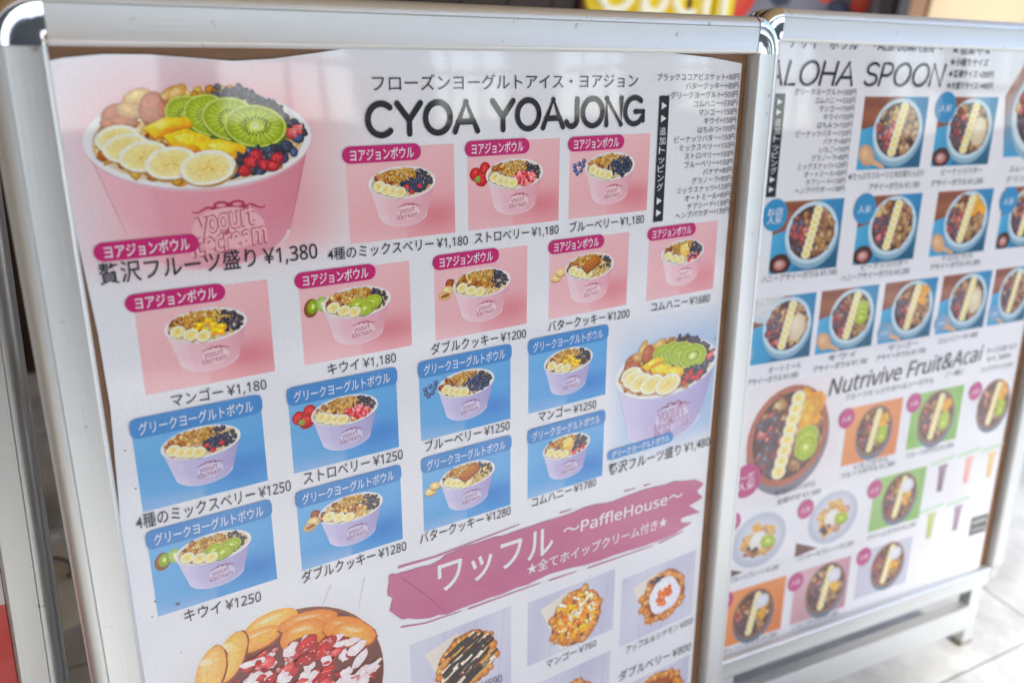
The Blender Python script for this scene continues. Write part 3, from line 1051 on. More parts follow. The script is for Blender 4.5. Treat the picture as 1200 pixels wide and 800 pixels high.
# illuminated OPEN sign (only its lower edge rises into the picture)
sg = thing('open_sign', 'glowing yellow sign with rounded white Open lettering', 'sign', M30 @ Matrix.Translation((1.76, 2.33, 0.938)))
M_YEL = simple_mat('yellow_lit_acrylic', lin('#e2c808'), 0.35, emit=0.09)
M_WHL = simple_mat('white_lit_acrylic', lin('#f7f5e0'), 0.35, emit=0.08)
fV, fF = text_geo('Open', 0.0)
xs = fV[:, 0]
kx = 0.50 / (xs.max() - xs.min())


def extr(V2, F2, y0, y1, k, ox, oz):
    V = [((a - V2[:, 0].min()) * k + ox, y0, b * k + oz) for a, b in V2] + [((a - V2[:, 0].min()) * k + ox, y1, b * k + oz) for a, b in V2]
    n = len(V2)
    F = [list(f) for f in F2] + [[i + n for i in f][::-1] for f in F2]
    cnt = {}
    for f in F2:
        for i in range(len(f)):
            e = (f[i], f[(i + 1) % len(f)])
            if (e[1], e[0]) in cnt:
                del cnt[(e[1], e[0])]
            else:
                cnt[e] = 1
    for a, b in cnt:
        F.append([b, a, a + n, b + n])
    return V, F


V, F = extr(fV, fF, -0.022, 0.0, kx, -0.235, 0.035)
add_obj('letters', fix_normals(mesh('letters', V, F, M_WHL)), sg, ml=Matrix.Identity(4))
fV2, fF2 = text_geo('Open', 0.14)
V, F = extr(fV2, fF2, 0.0, 0.012, kx * 1.02, -0.272, 0.035)
add_obj('letter_halo', fix_normals(mesh('letter_halo', V, F, M_YEL)), sg, ml=Matrix.Identity(4))
me = mesh('sign_panel', *box(-0.275, 0.30, 0.012, 0.03, 0.0, 0.45, 0.004), simple_mat('dark_red_panel', (0.16, 0.05, 0.03), 0.5, var=0.4, vscale=8))
add_obj('sign_panel', me, sg, ml=Matrix.Identity(4))

# framed picture of red fruit behind the sign, beige panel, dark column
wp = thing('wall_poster', 'grey poster with blurred red fruit beside the Open sign', 'poster', M30 @ Matrix.Translation((2.42, 2.5, 0.7)))
I = Ink(1.0)
I.grid(-0.62, -0.9, 0.62, 0.0, 10, 10, lambda x, y: mixc(lin('#8d8b96'), lin('#5d5a66'), 0.5 + 0.5 * math.sin(x * 7 + y * 5)))
for x, y, r in ((-0.20, -0.325, 0.09), (0.24, -0.40, 0.085), (-0.42, -0.45, 0.08), (0.02, -0.62, 0.09), (0.35, -0.6, 0.08), (0.43, -0.335, 0.05)):
    I.ell(x, y, r, r * 0.8, lin('#ff6a50'), lin('#e83a28'), 0, 20, wob=0.08)
for x, y in ((0.0, -0.36), (0.32, -0.3), (-0.35, -0.3), (0.12, -0.5)):
    I.ell(x, y, 0.07, 0.05, lin('#46506a'), lin('#3a3a48'), 0.4, 16, wob=0.1)
I.build('poster_sheet', wp)
me = mesh('poster_board', *box(-0.63, 0.63, 0.001, 0.02, -0.01, 0.92, 0.003), M_GREYW)
add_obj('poster_board', me, wp)

bp_ = thing('beige_panel', 'plain beige board leaning at the shop wall behind the right stand', 'board', M30 @ Matrix.Translation((3.28, 2.3, 0)))
me = mesh('board', *box(-0.29, 0.29, 0, 0.03, 0.0, 1.5, 0.004), simple_mat('beige_board', (0.36, 0.27, 0.165), 0.6, var=0.06, vscale=3))
add_obj('board', me, bp_)
me = mesh('edge_strip', *box(-0.40, -0.31, 0.0, 0.04, 0.0, 1.5, 0.003), M_WOODL)
add_obj('edge_strip', me, bp_)
me = mesh('edge_strip', *box(-0.46, -0.403, 0.0, 0.03, 0.0, 1.5, 0.003), simple_mat('black_strip', (0.02, 0.02, 0.022), 0.5))
add_obj('edge_strip', me, bp_)
col = thing('grey_post', 'dark mauve metal post right of the beige board', 'post', M30 @ Matrix.Translation((3.66, 2.28, 0)) @ Matrix.Rotation(0.06, 4, 'Y'))
me = mesh('shaft', *box(-0.045, 0.045, -0.02, 0.02, 0.0, 1.6, 0.006), simple_mat('mauve_paint', lin('#7d7079'), 0.5))
add_obj('shaft', me, col)
me = mesh('foot_plate', *box(-0.1, 0.1, -0.08, 0.08, 0.0, 0.012, 0.003), simple_mat('mauve_paint_plate', lin('#6d6069'), 0.5))
add_obj('foot_plate', me, col)

# arcade across the street: stands behind the camera, shows only as a reflection in film and chrome
arc = thing('arcade', 'grey arcade across the street, seen only as a reflection in the poster film and chrome', 'building', M30 @ Matrix.Translation((3.0, -4.8, 0)))
M_ARC = simple_mat('arcade_render', (0.10, 0.095, 0.09), 0.8, var=0.2, vscale=1.0)
M_ARL = simple_mat('arcade_column_paint', (0.16, 0.15, 0.145), 0.7, var=0.1)
add_obj('unseen_side_wall', mesh('unseen_side_wall', *box(-11, -2.1, -0.3, 0, 0, 3.9), M_ARC), arc)
add_obj('parapet', mesh('parapet', *box(-2.09, 11, -0.25, -0.05, 0, 1.42), M_ARL), arc)
add_obj('beam', mesh('beam', *box(-2.09, 11, -0.3, 0, 2.75, 3.9), M_ARC), arc)
for q in range(8):
    xx = -1.1 + q * 1.55
    add_obj('column', mesh('column', *box(xx, xx + (0.55 if q % 2 else 0.3), -0.3, 0.02, 1.421, 2.749), M_ARL), arc)
    for z in (1.85, 2.25):
        add_obj('mullion', mesh('mullion', *box(xx + 0.56, xx + 1.545, -0.18, -0.14, z, z + 0.05), M_ARC), arc)
    for dx in (0.85, 1.2):
        add_obj('mullion', mesh('mullion', *box(xx + dx, xx + dx + 0.04, -0.20, -0.185, 1.422, 2.748), M_ARC), arc)

# ------------------------------------------------------------------ things on the floor at the left
wb = thing('lamp_base', 'round white plastic base on the floor left of the pink menu stand', 'base', Matrix.Translation((-0.82, 1.2, 0)))
segs = 40
prof = [(0, 0.022), (0.035, 0.022), (0.045, 0.02), (0.085, 0.014), (0.125, 0.012), (0.135, 0.006), (0.135, 0.0)]
V = [(r * math.cos(t), r * math.sin(t), z) for r, z in prof for t in [i / segs * 2 * math.pi for i in range(segs)]]
F = [[j * segs + i, j * segs + (i + 1) % segs, (j + 1) * segs + (i + 1) % segs, (j + 1) * segs + i] for j in range(len(prof) - 1) for i in range(segs)]
me = mesh('disc', V, F, simple_mat('worn_cream_plastic', (0.72, 0.68, 0.56), 0.4, var=0.2, vscale=12))
auto_smooth(fix_normals(me))
add_obj('disc', me, wb)


def tube(pts, r, n=8):
    V, F = [], []
    for i, p in enumerate(pts):
        p = Vector(p)
        a, b = Vector(pts[max(0, i - 1)]), Vector(pts[min(len(pts) - 1, i + 1)])
        t = (b - a).normalized()
        u = t.orthogonal().normalized()
        if abs(t.z) < 0.9:
            u = t.cross(Vector((0, 0, 1))).normalized()
        v = t.cross(u)
        for k in range(n):
            an = k / n * 2 * math.pi
            V.append(p + (u * math.cos(an) + v * math.sin(an)) * r)
    for i in range(len(pts) - 1):
        for k in range(n):
            F.append([i * n + k, i * n + (k + 1) % n, (i + 1) * n + (k + 1) % n, (i + 1) * n + k])
    return V, F


me = mesh('cord', *tube([(0.045 * math.cos(t) + 0.01, 0.045 * math.sin(t) + 0.02, 0.026) for t in [i / 20 * 5.2 for i in range(21)]], 0.004), simple_mat('grey_cord', (0.25, 0.24, 0.22), 0.6))
auto_smooth(me, 80)
add_obj('cord', me, wb)
tag = thing('paper_tag', 'small white paper slip on the floor at the far left', 'paper', Matrix.Translation((-0.875, 1.33, 0.002)) @ Matrix.Rotation(math.radians(58), 4, 'Z'))
me = mesh('slip', [(-0.035, -0.009, 0.001), (0.0, -0.01, 0.004), (0.035, -0.008, 0.001), (0.034, 0.009, 0.001), (0, 0.01, 0.005), (-0.035, 0.008, 0.001)], [[0, 1, 4, 5], [1, 2, 3, 4]], simple_mat('white_paper', (0.85, 0.85, 0.84), 0.6))
add_obj('slip', me, tag)

# ================================================================== STAND 1 (yogurt menu)
K1 = 0.0875
R1 = ((0.8173357, 0.0822520, -0.5702605), (0.5761616, -0.1173335, 0.8088700), (-0.0003795, -0.9896805, -0.1432913))
O1 = (-0.0056517, 0.8037764, 0.7824318)
stand1, T1 = stand('large aluminium menu stand with the pink and blue yogurt bowl poster', R1, O1, (-4.36 * K1, 3.67 * K1, -7.35 * K1, 2.975 * K1), 0.05)
PAPER = (0.83, 0.835, 0.875)
me_edge = [(-4.36, -2.86), (-4.25, -2.885), (-3.95, -2.915), (-3.6, -2.915), (-3.3, -2.895), (-2.9, -2.865), (-2.55, -2.885), (-2.2, -2.93), (-1.8, -2.985), (2.2, -2.985), (3.0, -2.93), (3.56, -2.86),
           (3.555, -2.0), (3.53, -0.6), (3.53, 1.0), (3.50, 3.0), (3.50, 5.0), (3.50, 7.3), (-4.37, 7.3), (-4.37, 1.6), (-4.33, 0.9), (-4.29, 0.1), (-4.30, -0.6), (-4.35, -1.5)]
I = Ink(K1, 0.0)
I.poly(me_edge, PAPER)
poster1 = I.build('poster', stand1, ml=T1)

# soft pink photograph round the big bowl
I = Ink(K1, 2e-5)


def fpink(x, y):
    w_ = 1 / (1 + math.exp((x + 2.1) * 5.0)) * 1 / (1 + math.exp((y + 1.12) * 14.0)) * min(1, max(0, (y + 2.98) * 1.2 + 0.30))
    w_ *= 0.35 + 0.65 * min(1, max(0, (x + 4.36) * 1.8))
    c = mixc(lin('#efb4bd'), lin('#f0a5a6'), max(0, min(1, (x + 3.4) / 1.5)))
    dx, dy = (x + 2.1) / 0.55, (y + 1.55) / 0.4
    c = mixc(c, lin('#e57f84'), 0.7 * math.exp(-dx * dx - dy * dy))
    return mixc(PAPER, c, 0.95 * w_)


TE = [(-4.36, -2.86), (-4.25, -2.885), (-3.95, -2.915), (-3.6, -2.915), (-3.3, -2.895), (-2.9, -2.865), (-2.55, -2.885), (-2.2, -2.93), (-1.8, -2.985), (0, -2.985)]
LE = [(-3.1, -4.36), (-1.5, -4.35), (-0.6, -4.305), (0.1, -4.295)]
itp = lambda T, v: float(np.interp(v, [q[0] for q in T], [q[1] for q in T]))
P, C = [], []
for j in range(31):
    for i in range(45):
        yy = -2.9 + 2.05 * j / 30
        xx = itp(LE, yy) + 0.012 + (-1.0 - itp(LE, yy)) * i / 44
        ty = itp(TE, xx) + 0.012
        yy = ty + (-0.85 - ty) * j / 30
        P.append((xx, yy))
        C.append(fpink(xx, yy))
I.add(P, C, [[j * 45 + i, j * 45 + i + 1, (j + 1) * 45 + i + 1, (j + 1) * 45 + i] for j in range(30) for i in range(44)])
bowl(I, -3.213, -2.205, 0.986, 'full', (lin('#efaab8'), lin('#dd8498'), lin('#f3c4ce')), hi=True)
# front of the bowl fades where the caption lies
o = I.build('bowl_picture', poster1)
o['label'] = 'large picture of the deluxe fruit bowl on pink'

INK = lin('#2e2e38')
WHT = (0.82, 0.82, 0.84)
MAG = lin('#c81e72')
GBL = lin('#3f8bd0')
TXT = 0.00075   # captions lie on the laminate above the pictures


def caption(poster, K, s, x0, y0, x1, y1, em, col=INK, bold=0.0, name='caption', shear=0.0, base=TXT, clipx=None, align='fit'):
    I = Ink(K, base)
    I.text(s, x0, y0, x1, y1, em, col, bold, shear, clipx=clipx, align=align)
    return I.build(name, poster)


def pill(poster, K, x0, ym, x1, hh, s, col, tcol=WHT, name='name_pill'):
    I = Ink(K, TXT - 6e-5)
    I.rrect(x0, ym - hh, x1, ym + hh, hh, col)
    I.text(s, x0 + hh * 1.0, ym + hh * 0.62, x1 - hh * 1.0, ym + hh * 0.62, hh * 1.55, tcol, 0.012)
    return I.build(name, poster)


# --- pink row one, pink row two, blue rows: pictures
Wp, Hp = 1.215, 0.935
row = [(-1.895, -2.054, 'mix', None, 'four berry mix bowl'), (-0.517, -2.054, 'straw', 'straw', 'strawberry bowl'), (0.845, -2.054, 'blue', 'blue', 'blueberry bowl'),
       (-3.98, -0.875, 'mango', None, 'mango bowl'), (-2.461, -0.875, 'kiwi', 'kiwi', 'kiwi bowl'), (-0.953, -0.875, 'dcookie', 'dcookie', 'double cookie bowl'), (0.577, -0.875, 'bcookie', 'cookie', 'butter cookie bowl'), (2.124, -0.875, 'honey', None, 'comb honey bowl')]
for x, y, k, sd, lb in row:
    bowl_pic(poster1, K1, x, y, Wp, Hp, 'pink', k, sd, base=4e-5, label='picture of the %s on pink' % lb)
row = [(-4.146, 0.275, 'mix', None, 'four berry mix bowl'), (-2.661, 0.275, 'straw', 'straw', 'strawberry bowl'), (-1.176, 0.275, 'blue', 'blue', 'blueberry bowl'), (0.291, 0.275, 'mango', None, 'mango bowl'),
       (-4.146, 1.433, 'kiwi', 'kiwi', 'kiwi bowl'), (-2.661, 1.433, 'dcookie', 'dcookie', 'double cookie bowl'), (-1.176, 1.433, 'bcookie', 'cookie', 'butter cookie bowl'), (0.291, 1.433, 'honey', None, 'comb honey bowl')]
for x, y, k, sd, lb in row:
    bowl_pic(poster1, K1, x, y, 1.21, 0.94, 'blue', k, sd, base=4e-5, label='picture of the %s on blue' % lb)
    I = Ink(K1, TXT - 6e-5)
    I.rrect(x - 0.012, y - 0.012, x + 1.222, y + 0.19, 0.07, GBL)
    I.text('グリークヨーグルトボウル', x + 0.06, y + 0.15, x + 1.13, y + 0.15, 0.135, WHT, 0.005)
    I.build('name_banner', poster1)
for a in ((-1.93, -1.995, -1.07), (-0.55, -1.99, 0.28), (0.81, -1.975, 1.645), (-4.05, -0.815, -3.17), (-2.5, -0.815, -1.635), (-0.97, -0.812, -0.125), (0.555, -0.81, 1.39), (2.09, -0.805, 2.93), (-4.24, -1.298, -3.36)):
    pill(poster1, K1, a[0], a[1], a[2], 0.083, 'ヨアジョンボウル', MAG)

# big blue bowl
I = Ink(K1, 2e-5)


def fblue(x, y):
    sg_ = lambda v: 1 / (1 + math.exp(-v))
    w_ = sg_((x - 1.72) * 12) * sg_((3.75 - x) * 5) * sg_((y - 0.52) * 7) * sg_((2.2 - y) * 12)
    c = mixc(lin('#b6d0ee'), lin('#8cb8e6'), max(0, min(1, (x - 2.2) / 1.2)))
    return mixc(PAPER, c, 0.92 * w_)


I.grid(1.56, 0.28, 3.49, 2.32, 36, 36, fblue)
I.clip = (1.56, 0.28, 3.49, 2.3)
bowl(I, 2.59, 1.06, 0.93, 'full', TINT_B, hi=True, logo='blue')
I.clip = None
o = I.build('bowl_picture', poster1)
o['label'] = 'large picture of the deluxe fruit bowl on blue'
pill(poster1, K1, 1.57, 2.11, 2.76, 0.075, 'グリークヨーグルトボウル', GBL)

caption(poster1, K1, 'フローズンヨーグルトアイス・ヨアジョン', -1.58, -2.60, 1.82, -2.60, 0.172, lin('#3a3a42'), 0.0, 'subtitle')
I = Ink(K1, TXT)
I.round_text('CYOA YOAJONG', -1.655, -2.165, 1.93, -2.165, 0.315, 0.062, lin('#26262c'), gap=0.10)
I.build('title', poster1)
caps = [('贅沢フルーツ盛り￥1,380', -4.225, -1.031, -2.247, -1.024, 0.205, 0.006), ('4種のミックスベリー￥1,180', -2.143, -0.99, -0.529, -0.968, 0.14), ('ストロベリー￥1,180', -0.442, -0.974, 0.697, -0.965, 0.142), ('ブルーベリー￥1,180', 0.859, -0.966, 2.017, -0.966, 0.142),
        ('マンゴー￥1,180', -3.77, 0.215, -2.866, 0.226, 0.145), ('キウイ￥1,180', -2.223, 0.205, -1.446, 0.212, 0.145), ('ダブルクッキー￥1200', -1.019, 0.206, 0.248, 0.228, 0.148), ('バタークッキー￥1200', 0.57, 0.208, 1.847, 0.23, 0.15), ('コムハニー￥1680', 2.216, 0.212, 3.284, 0.238, 0.148),
        ('4種のミックスベリー￥1250', -4.221, 1.368, -2.708, 1.39, 0.168), ('ストロベリー￥1250', -2.566, 1.36, -1.412, 1.366, 0.165), ('ブルーベリー￥1250', -1.131, 1.352, 0.019, 1.352, 0.16), ('マンゴー￥1250', 0.442, 1.348, 1.349, 1.368, 0.155),
        ('キウイ￥1250', -3.909, 2.525, -3.129, 2.57, 0.165), ('ダブルクッキー￥1280', -2.673, 2.519, -1.415, 2.528, 0.165), ('バタークッキー￥1280', -1.237, 2.508, 0.033, 2.508, 0.165), ('コムハニー￥1780', 0.357, 2.50, 1.393, 2.49, 0.155), ('贅沢フルーツ盛り￥1,480', 1.602, 2.395, 3.50, 2.43, 0.19)]
for c in caps:
    caption(poster1, K1, *c[:6], INK, c[6] if len(c) > 6 else 0.003)

tops = ['ブラックココアビスケット+80円', 'バタークッキー+80円', 'グリークヨーグルト+500円', 'コムハニー+530円', 'マンゴー+150円', 'キウイ+150円', 'はちみつ+100円', 'ピーナッツバター+150円', 'ミックスベリー+150円', 'ストロベリー+150円', 'ブルーベリー+150円', 'バナナ+80円', 'グラノーラ+80円', 'ミックスナッツ+120円', 'オートミール+80円', 'チアシード+130円', 'ヘンプパウダー+130円']
for i, s in enumerate(tops):
    y = -2.665 + i * (1.70 / 16)
    V_, _ = text_geo(s, 0.0)
    L = (V_[:, 0].max() - V_[:, 0].min()) * 0.0985
    caption(poster1, K1, s, 3.525 - L, y, 3.525, y + 0.002, 0.094, lin('#3c3c44'), 0.0, 'price_line')
I = Ink(K1, TXT - 6e-5)
I.poly([(2.175, -2.487), (2.335, -2.487), (2.335, -0.96), (2.175, -0.96)], lin('#1c1c22'))
for y in (-2.37, -2.22, -1.22, -1.07):
    I.poly([(2.215, y - 0.045), (2.215, y + 0.045), (2.30, y)], WHT)
for i, ch in enumerate('追加トッピング'):
    y = -2.07 + i * 0.113
    if ch == 'ー':
        continue
    I.text(ch, 2.205, y + 0.04, 2.305, y + 0.04, 0.105, WHT, 0.0)
I.build('topping_banner', poster1)

# brushed banner
sw = [(-1.648, 2.78), (-1.679, 3.049), (-1.62, 3.12), (-1.67, 3.256), (-1.502, 3.424), (-1.266, 3.529), (-0.897, 3.596), (-0.511, 3.592), (0.12, 3.606), (0.643, 3.591), (1.246, 3.64), (2.049, 3.7), (2.676, 3.722), (3.029, 3.687), (3.266, 3.627), (3.05, 3.56), (3.011, 3.473), (3.408, 3.495), (3.3, 3.41), (3.179, 3.327), (3.447, 3.259), (3.311, 3.121), (3.444, 3.037), (3.262, 2.913), (2.841, 2.835), (2.272, 2.801), (1.732, 2.806), (1.216, 2.765), (0.534, 2.777), (-0.063, 2.76), (-0.499, 2.745), (-0.835, 2.757), (-1.041, 2.83), (-1.242, 2.812), (-1.515, 2.807)]
sw2 = []
for i, p in enumerate(sw):
    q = sw[(i + 1) % len(sw)]
    for t in (0, 0.33, 0.66):
        sw2.append((p[0] + (q[0] - p[0]) * t + rnd(-.012, .012), p[1] + (q[1] - p[1]) * t + rnd(-.012, .012)))
ROSE = lin('#c4648c')
I = Ink(K1, TXT - 8e-5)
I.poly(sw2, ROSE)
I.stroke([(-1.53, 2.72), (-1.04, 2.745), (-0.456, 2.715), (0.16, 2.69)], 0.03, ROSE, 0.012)
for seg in ([(-1.53, 3.535), (-1.2, 3.61), (-0.7, 3.63)], [(-0.6, 3.64), (0.5, 3.66)], [(0.65, 3.675), (1.1, 3.7)], [(1.3, 3.715), (2.5, 3.76)], [(2.6, 3.76), (3.1, 3.715)], [(1.9, 2.72), (2.1, 2.73)], [(2.25, 2.735), (2.38, 2.74)], [(0.8, 2.72), (1.0, 2.725)]):
    I.stroke(seg, 0.022, ROSE, 0.012)
I.stroke([(-1.5, 2.86), (-1.2, 3.2), (-0.92, 3.56)], 0.02, lin('#a85076'), 0.01)
I.stroke([(1.35, 3.0), (1.5, 3.3), (1.55, 3.6)], 0.012, lin('#b55a80'), 0.006)
I.build('brush_banner', poster1)
caption(poster1, K1, 'ワッフル', -1.02, 3.235, 0.70, 3.25, 0.50, WHT, 0.012, 'banner_text')
caption(poster1, K1, '～PaffleHouse～', 0.856, 3.095, 3.02, 3.17, 0.235, WHT, 0.008, 'banner_text')
caption(poster1, K1, '★全てホイップクリーム付き★', 0.286, 3.46, 2.743, 3.505, 0.18, WHT, 0.008, 'banner_text')

# waffles
LAV = lin('#c9c9de')


def waffle_pic(x0, y0, x1, y1, cx, cy, r, kind, label):
    I = Ink(K1, 4e-5)
    I.grid(x0, y0, x1, y1, 8, 8, lambda x, y: mixc(LAV, lin('#d6d7e6'), 0.5 + 0.5 * math.sin(x * 5 + y * 2)))
    I.clip = (x0, y0, x1, y1)
    for q in range(3):
        a = x0 + (0.25 + q * 0.3) * (x1 - x0)
        I.stroke([(a, y1), (a + 0.12, y0)], 0.008, lin('#a5a8c4'), 0.005)
    I.clip = None
    if kind == 'dark':
        I.clip = (x0, y0, x1, y1 + 0.2)
    I.poly([(cx - r * 1.35, cy - r * 0.75), (cx - r * 0.3, cy - r * 1.05), (cx + r * 0.4, cy + r * 0.9), (cx - r * 0.6, cy + r * 0.95)], [lin('#eee6da'), lin('#e4dccb'), lin('#d8ccb8'), lin('#efe7db')])
    I.tex = 0.8
    I.ell(cx, cy, r * 0.96, r * 0.94, lin('#b8672c'), lin('#6c3412'), 0, 22, wob=0.05)
    for q in range(30):
        a = q / 30 * 6.283
        rr = rnd(0.7, 0.95)
        I.ell(cx + r * rr * math.cos(a), cy + r * rr * math.sin(a), r * rnd(.13, .2), r * rnd(.11, .17), lin('#eda862') if q % 3 else lin('#f6c68a'), lin('#a85a20'), a, 10, wob=0.08)
    if kind == 'choc':
        for q in range(110):
            a, b = rnd(-.72, .72), rnd(-.72, .72)
            if a * a + b * b > .62:
                continue
            dl = rnd(.14, .3)
            c = random.choice([lin('#2c2320'), lin('#3a302c'), lin('#c9a066'), lin('#e8dccb'), lin('#1f1a1a'), lin('#38302e'), lin('#262222')])
            I.stroke([(cx + r * (a - dl), cy + r * (b + dl * .6)), (cx + r * a, cy + r * (b + rnd(-.05, .05))), (cx + r * (a + dl), cy + r * (b - dl * .6))], r * rnd(.06, .13), c)
    if kind == 'mango':
        for q in range(230):
            a, b = rnd(-.8, .8), rnd(-.8, .8)
            if a * a + b * b > .62:
                continue
            dl = rnd(.06, .16)
            c = random.choice([lin('#ffb021'), lin('#f79a14'), lin('#ffc648'), lin('#fff0d8'), lin('#f08a10')])
            t = rnd(0, 3)
            I.stroke([(cx + r * (a - dl * math.cos(t)), cy + r * (b - dl * math.sin(t))), (cx + r * (a + .03), cy + r * b), (cx + r * (a + dl * math.cos(t)), cy + r * (b + dl * math.sin(t)))], r * rnd(.07, .14), c, r * .06)
    if kind == 'apple':
        I.ell(cx + r * .05, cy, r * 0.68, r * 0.66, (0.85, 0.85, 0.87), lin('#dcdce6'), 0, 18, wob=0.08)
        scatter(I, cx + r * .05, cy, r * .3, r * .32, 18, r * .13, [(lin('#f59a50'), lin('#d2642c')), (lin('#ee8742'), lin('#c85a28'))])
        for q in range(12):
            I.ell(cx - r * .35 + rnd(-.25, .25) * r, cy - r * .72 + rnd(-.1, .1) * r, r * .1, r * .07, DARK_L, DARK, 0, 8)
    if kind == 'dark':
        scatter(I, cx, cy + r * .1, r * .6, r * .5, 30, r * .14, P_BLU + [(lin('#6a3a26'), lin('#32160e'))])
        scatter(I, cx, cy + r * .3, r * .5, r * .3, 12, r * .14, P_STR)
    I.clip = None
    o = I.build('waffle_picture', poster1)
    o['label'] = label


waffle_pic(-1.42, 3.84, 0.045, 5.1, -0.617, 4.40, 0.45, 'choc', 'picture of the chocolate waffle')
waffle_pic(0.31, 3.90, 1.80, 4.90, 1.13, 4.43, 0.455, 'mango', 'picture of the mango waffle')
waffle_pic(1.94, 4.13, 3.40, 5.27, 2.77, 4.70, 0.45, 'apple', 'picture of the apple cinnamon waffle')
waffle_pic(0.33, 5.25, 1.78, 6.4, 1.1, 5.95, 0.45, 'mango', 'picture of a waffle at the poster bottom')
waffle_pic(2.0, 6.02, 3.42, 7.1, 2.83, 6.52, 0.48, 'dark', 'picture of the double berry waffle')
caption(poster1, K1, 'マンゴー￥760', 0.62, 5.055, 1.50, 5.055, 0.15, lin('#4a4a54'), 0.0)
caption(poster1, K1, 'アップル＆シナモン￥850', 2.073, 5.43, 3.429, 5.44, 0.15, lin('#4a4a54'), 0.0)
caption(poster1, K1, 'ダブルベリー￥800', 1.96, 5.87, 3.43, 5.93, 0.2, lin('#4a4a54'), 0.0)
caption(poster1, K1, 'チョコレート￥690', -1.3, 4.94, -0.10, 4.95, 0.17, lin('#4a4a54'), 0.0)

# the big waffle bowl in the lower left corner
I = Ink(K1, 4e-5)
I.grid(-4.26, 2.66, -1.72, 5.6, 20, 20, lambda x, y: mixc(PAPER, lin('#cdc6c0'), 0.45 * min(1, max(0, (y - 2.7) * 1.2)) * min(1, max(0, (-1.75 - x) * 2.5)) * min(1, (x + 4.27) * 3)))
for (a, b, c_, d_) in ((-2.35, 2.66, -2.5, 2.95), (-1.95, 2.7, -2.05, 3.1)):
    I.stroke([(a, b), (c_, d_)], 0.03, lin('#d3d3dd'), 0.012)
bx, by, ra, rb = -2.89, 3.95, 1.12, 1.14
I.ell(bx, by, ra, rb, lin('#7b3d1d'), lin('#8c4a26'), 0, 56)
I.ell(bx + .03, by + .02, ra * 0.965, rb * 0.97, lin('#7a2018'), lin('#6a2a16'), 0, 56)
I.tex = 0.3


def lobe(x, y, a, b, ro, c, dk=0.75):
    c = lin(c)
    I.ell(x + .01, y + .02, a * 1.05, b * 1.07, lin('#a85a1c'), lin('#8a3f12'), ro, 26, wob=.03)
    I.ell(x, y, a, b, mixc(c, WHITE, .12), mixc(c, lin('#d07818'), dk), ro, 26, wob=.02)
    cr, sr = math.cos(ro), math.sin(ro)
    for q in range(16):
        t, m = rnd(0, 6.28), rnd(0, .75)
        u, v = a * m * math.cos(t), b * m * math.sin(t)
        I.ell(x + u * cr - v * sr, y + u * sr + v * cr, a * rnd(.08, .28), b * rnd(.06, .2), jit(mixc(c, WHITE, rnd(0, .25)), .06), jit(mixc(c, lin('#dc8a28'), .35), .06), ro + rnd(-.4, .4), 9, wob=.1)
    I.ell(x - b * .1, y - b * .45, a * .5, b * .16, mixc(c, WHITE, .45), mixc(c, WHITE, .1), ro, 12)


lobe(-3.05, 2.90, .30, .16, -.12, '#f3c877', .5)
lobe(-3.20, 3.02, .26, .13, -.1, '#f0b45a', .6)
lobe(-2.64, 3.02, .34, .13, .15, '#f0a048')
lobe(-2.70, 3.18, .27, .20, .1, '#f4a850')
I.ell(-2.72, 3.27, .18, .09, lin('#6b2418'), lin('#9c4a26'), .1, 16, wob=.08)
lobe(-2.22, 3.28, .30, .15, .5, '#f0a040')
lobe(-2.12, 3.40, .30, .16, .55, '#f6b058')
lobe(-3.50, 3.12, .15, .30, .42, '#f5cd80', .45)
lobe(-3.72, 3.22, .15, .31, .30, '#f3cb84', .5)
lobe(-3.50, 3.75, .26, .2, .1, '#f0c070', .5)
ins = lambda x, y: ((x - bx) / (ra * .90)) ** 2 + ((y - by - .05) / (rb * .80)) ** 2 < 1 and y > 3.22 + max(0, (x + 2.75)) * .42
for q in range(420):
    x, y = bx + rnd(-.62, 1.02), rnd(3.15, 4.9)
    if x < -3.35 and y < 3.42:
        continue
    if not ins(x, y):
        continue
    k_ = random.random()
    if k_ < (.52 if x > -2.25 else .30):
        I.ell(x, y, rnd(.05, .15), rnd(.03, .08), (0.86, 0.84, 0.86), lin('#ecd3d6'), rnd(-.9, .2), 12, wob=.25)
    elif k_ < .62:
        l, dk = random.choice([(lin('#e2474a'), lin('#9c1420')), (lin('#d8343c'), lin('#a01822')), (lin('#ef7f7c'), lin('#cf3c46')), (lin('#c42a34'), lin('#7c0f18'))])
        a = rnd(.07, .16)
        I.ell(x, y, a, a * .62, l, dk, rnd(-.8, .2), 14, wob=.16)
        for z in range(4):
            I.ell(x + rnd(-.6, .5) * a, y + rnd(-.4, .2) * a, a * .1, a * .06, lin('#fcdcd8'), lin('#f0908c'), 0, 6)
    else:
        I.ell(x, y, rnd(.02, .06), rnd(.015, .04), random.choice([lin('#b01a24'), lin('#f4b3b0'), lin('#e0555a'), lin('#6d1418')]), lin('#a02028'), rnd(-1, 1), 8, wob=.2)
I.tex = 0.0
o = I.build('waffle_picture', poster1)
o['label'] = 'large picture of the strawberry and cream waffle bowl'

# specks of dirt on the film
I = Ink(K1, TXT + 4e-5)
for x, y, r in ((-4.15, 2.19, .014), (-4.2, 2.35, .01), (-3.95, 2.3, .02), (-3.98, 2.86, .008), (1.35, 3.86, .01), (2.0, 4.18, .01), (2.35, 5.3, .01), (-4.22, 0.55, .01), (-4.18, .95, .012), (3.45, .8, .015)):
    I.ell(x, y, r, r * .8, lin('#50545a'), lin('#777a80'), 0, 7, wob=.2)
for i in range(40):
    x, y = rnd(-4.2, 3.4), rnd(-2.7, 6)
    I.ell(x, y, rnd(.003, .007), rnd(.003, .006), lin('#8a8a90'), lin('#a5a5ac'), 0, 5)
o = I.build('dirt_specks', poster1)
o['kind'] = 'stuff'

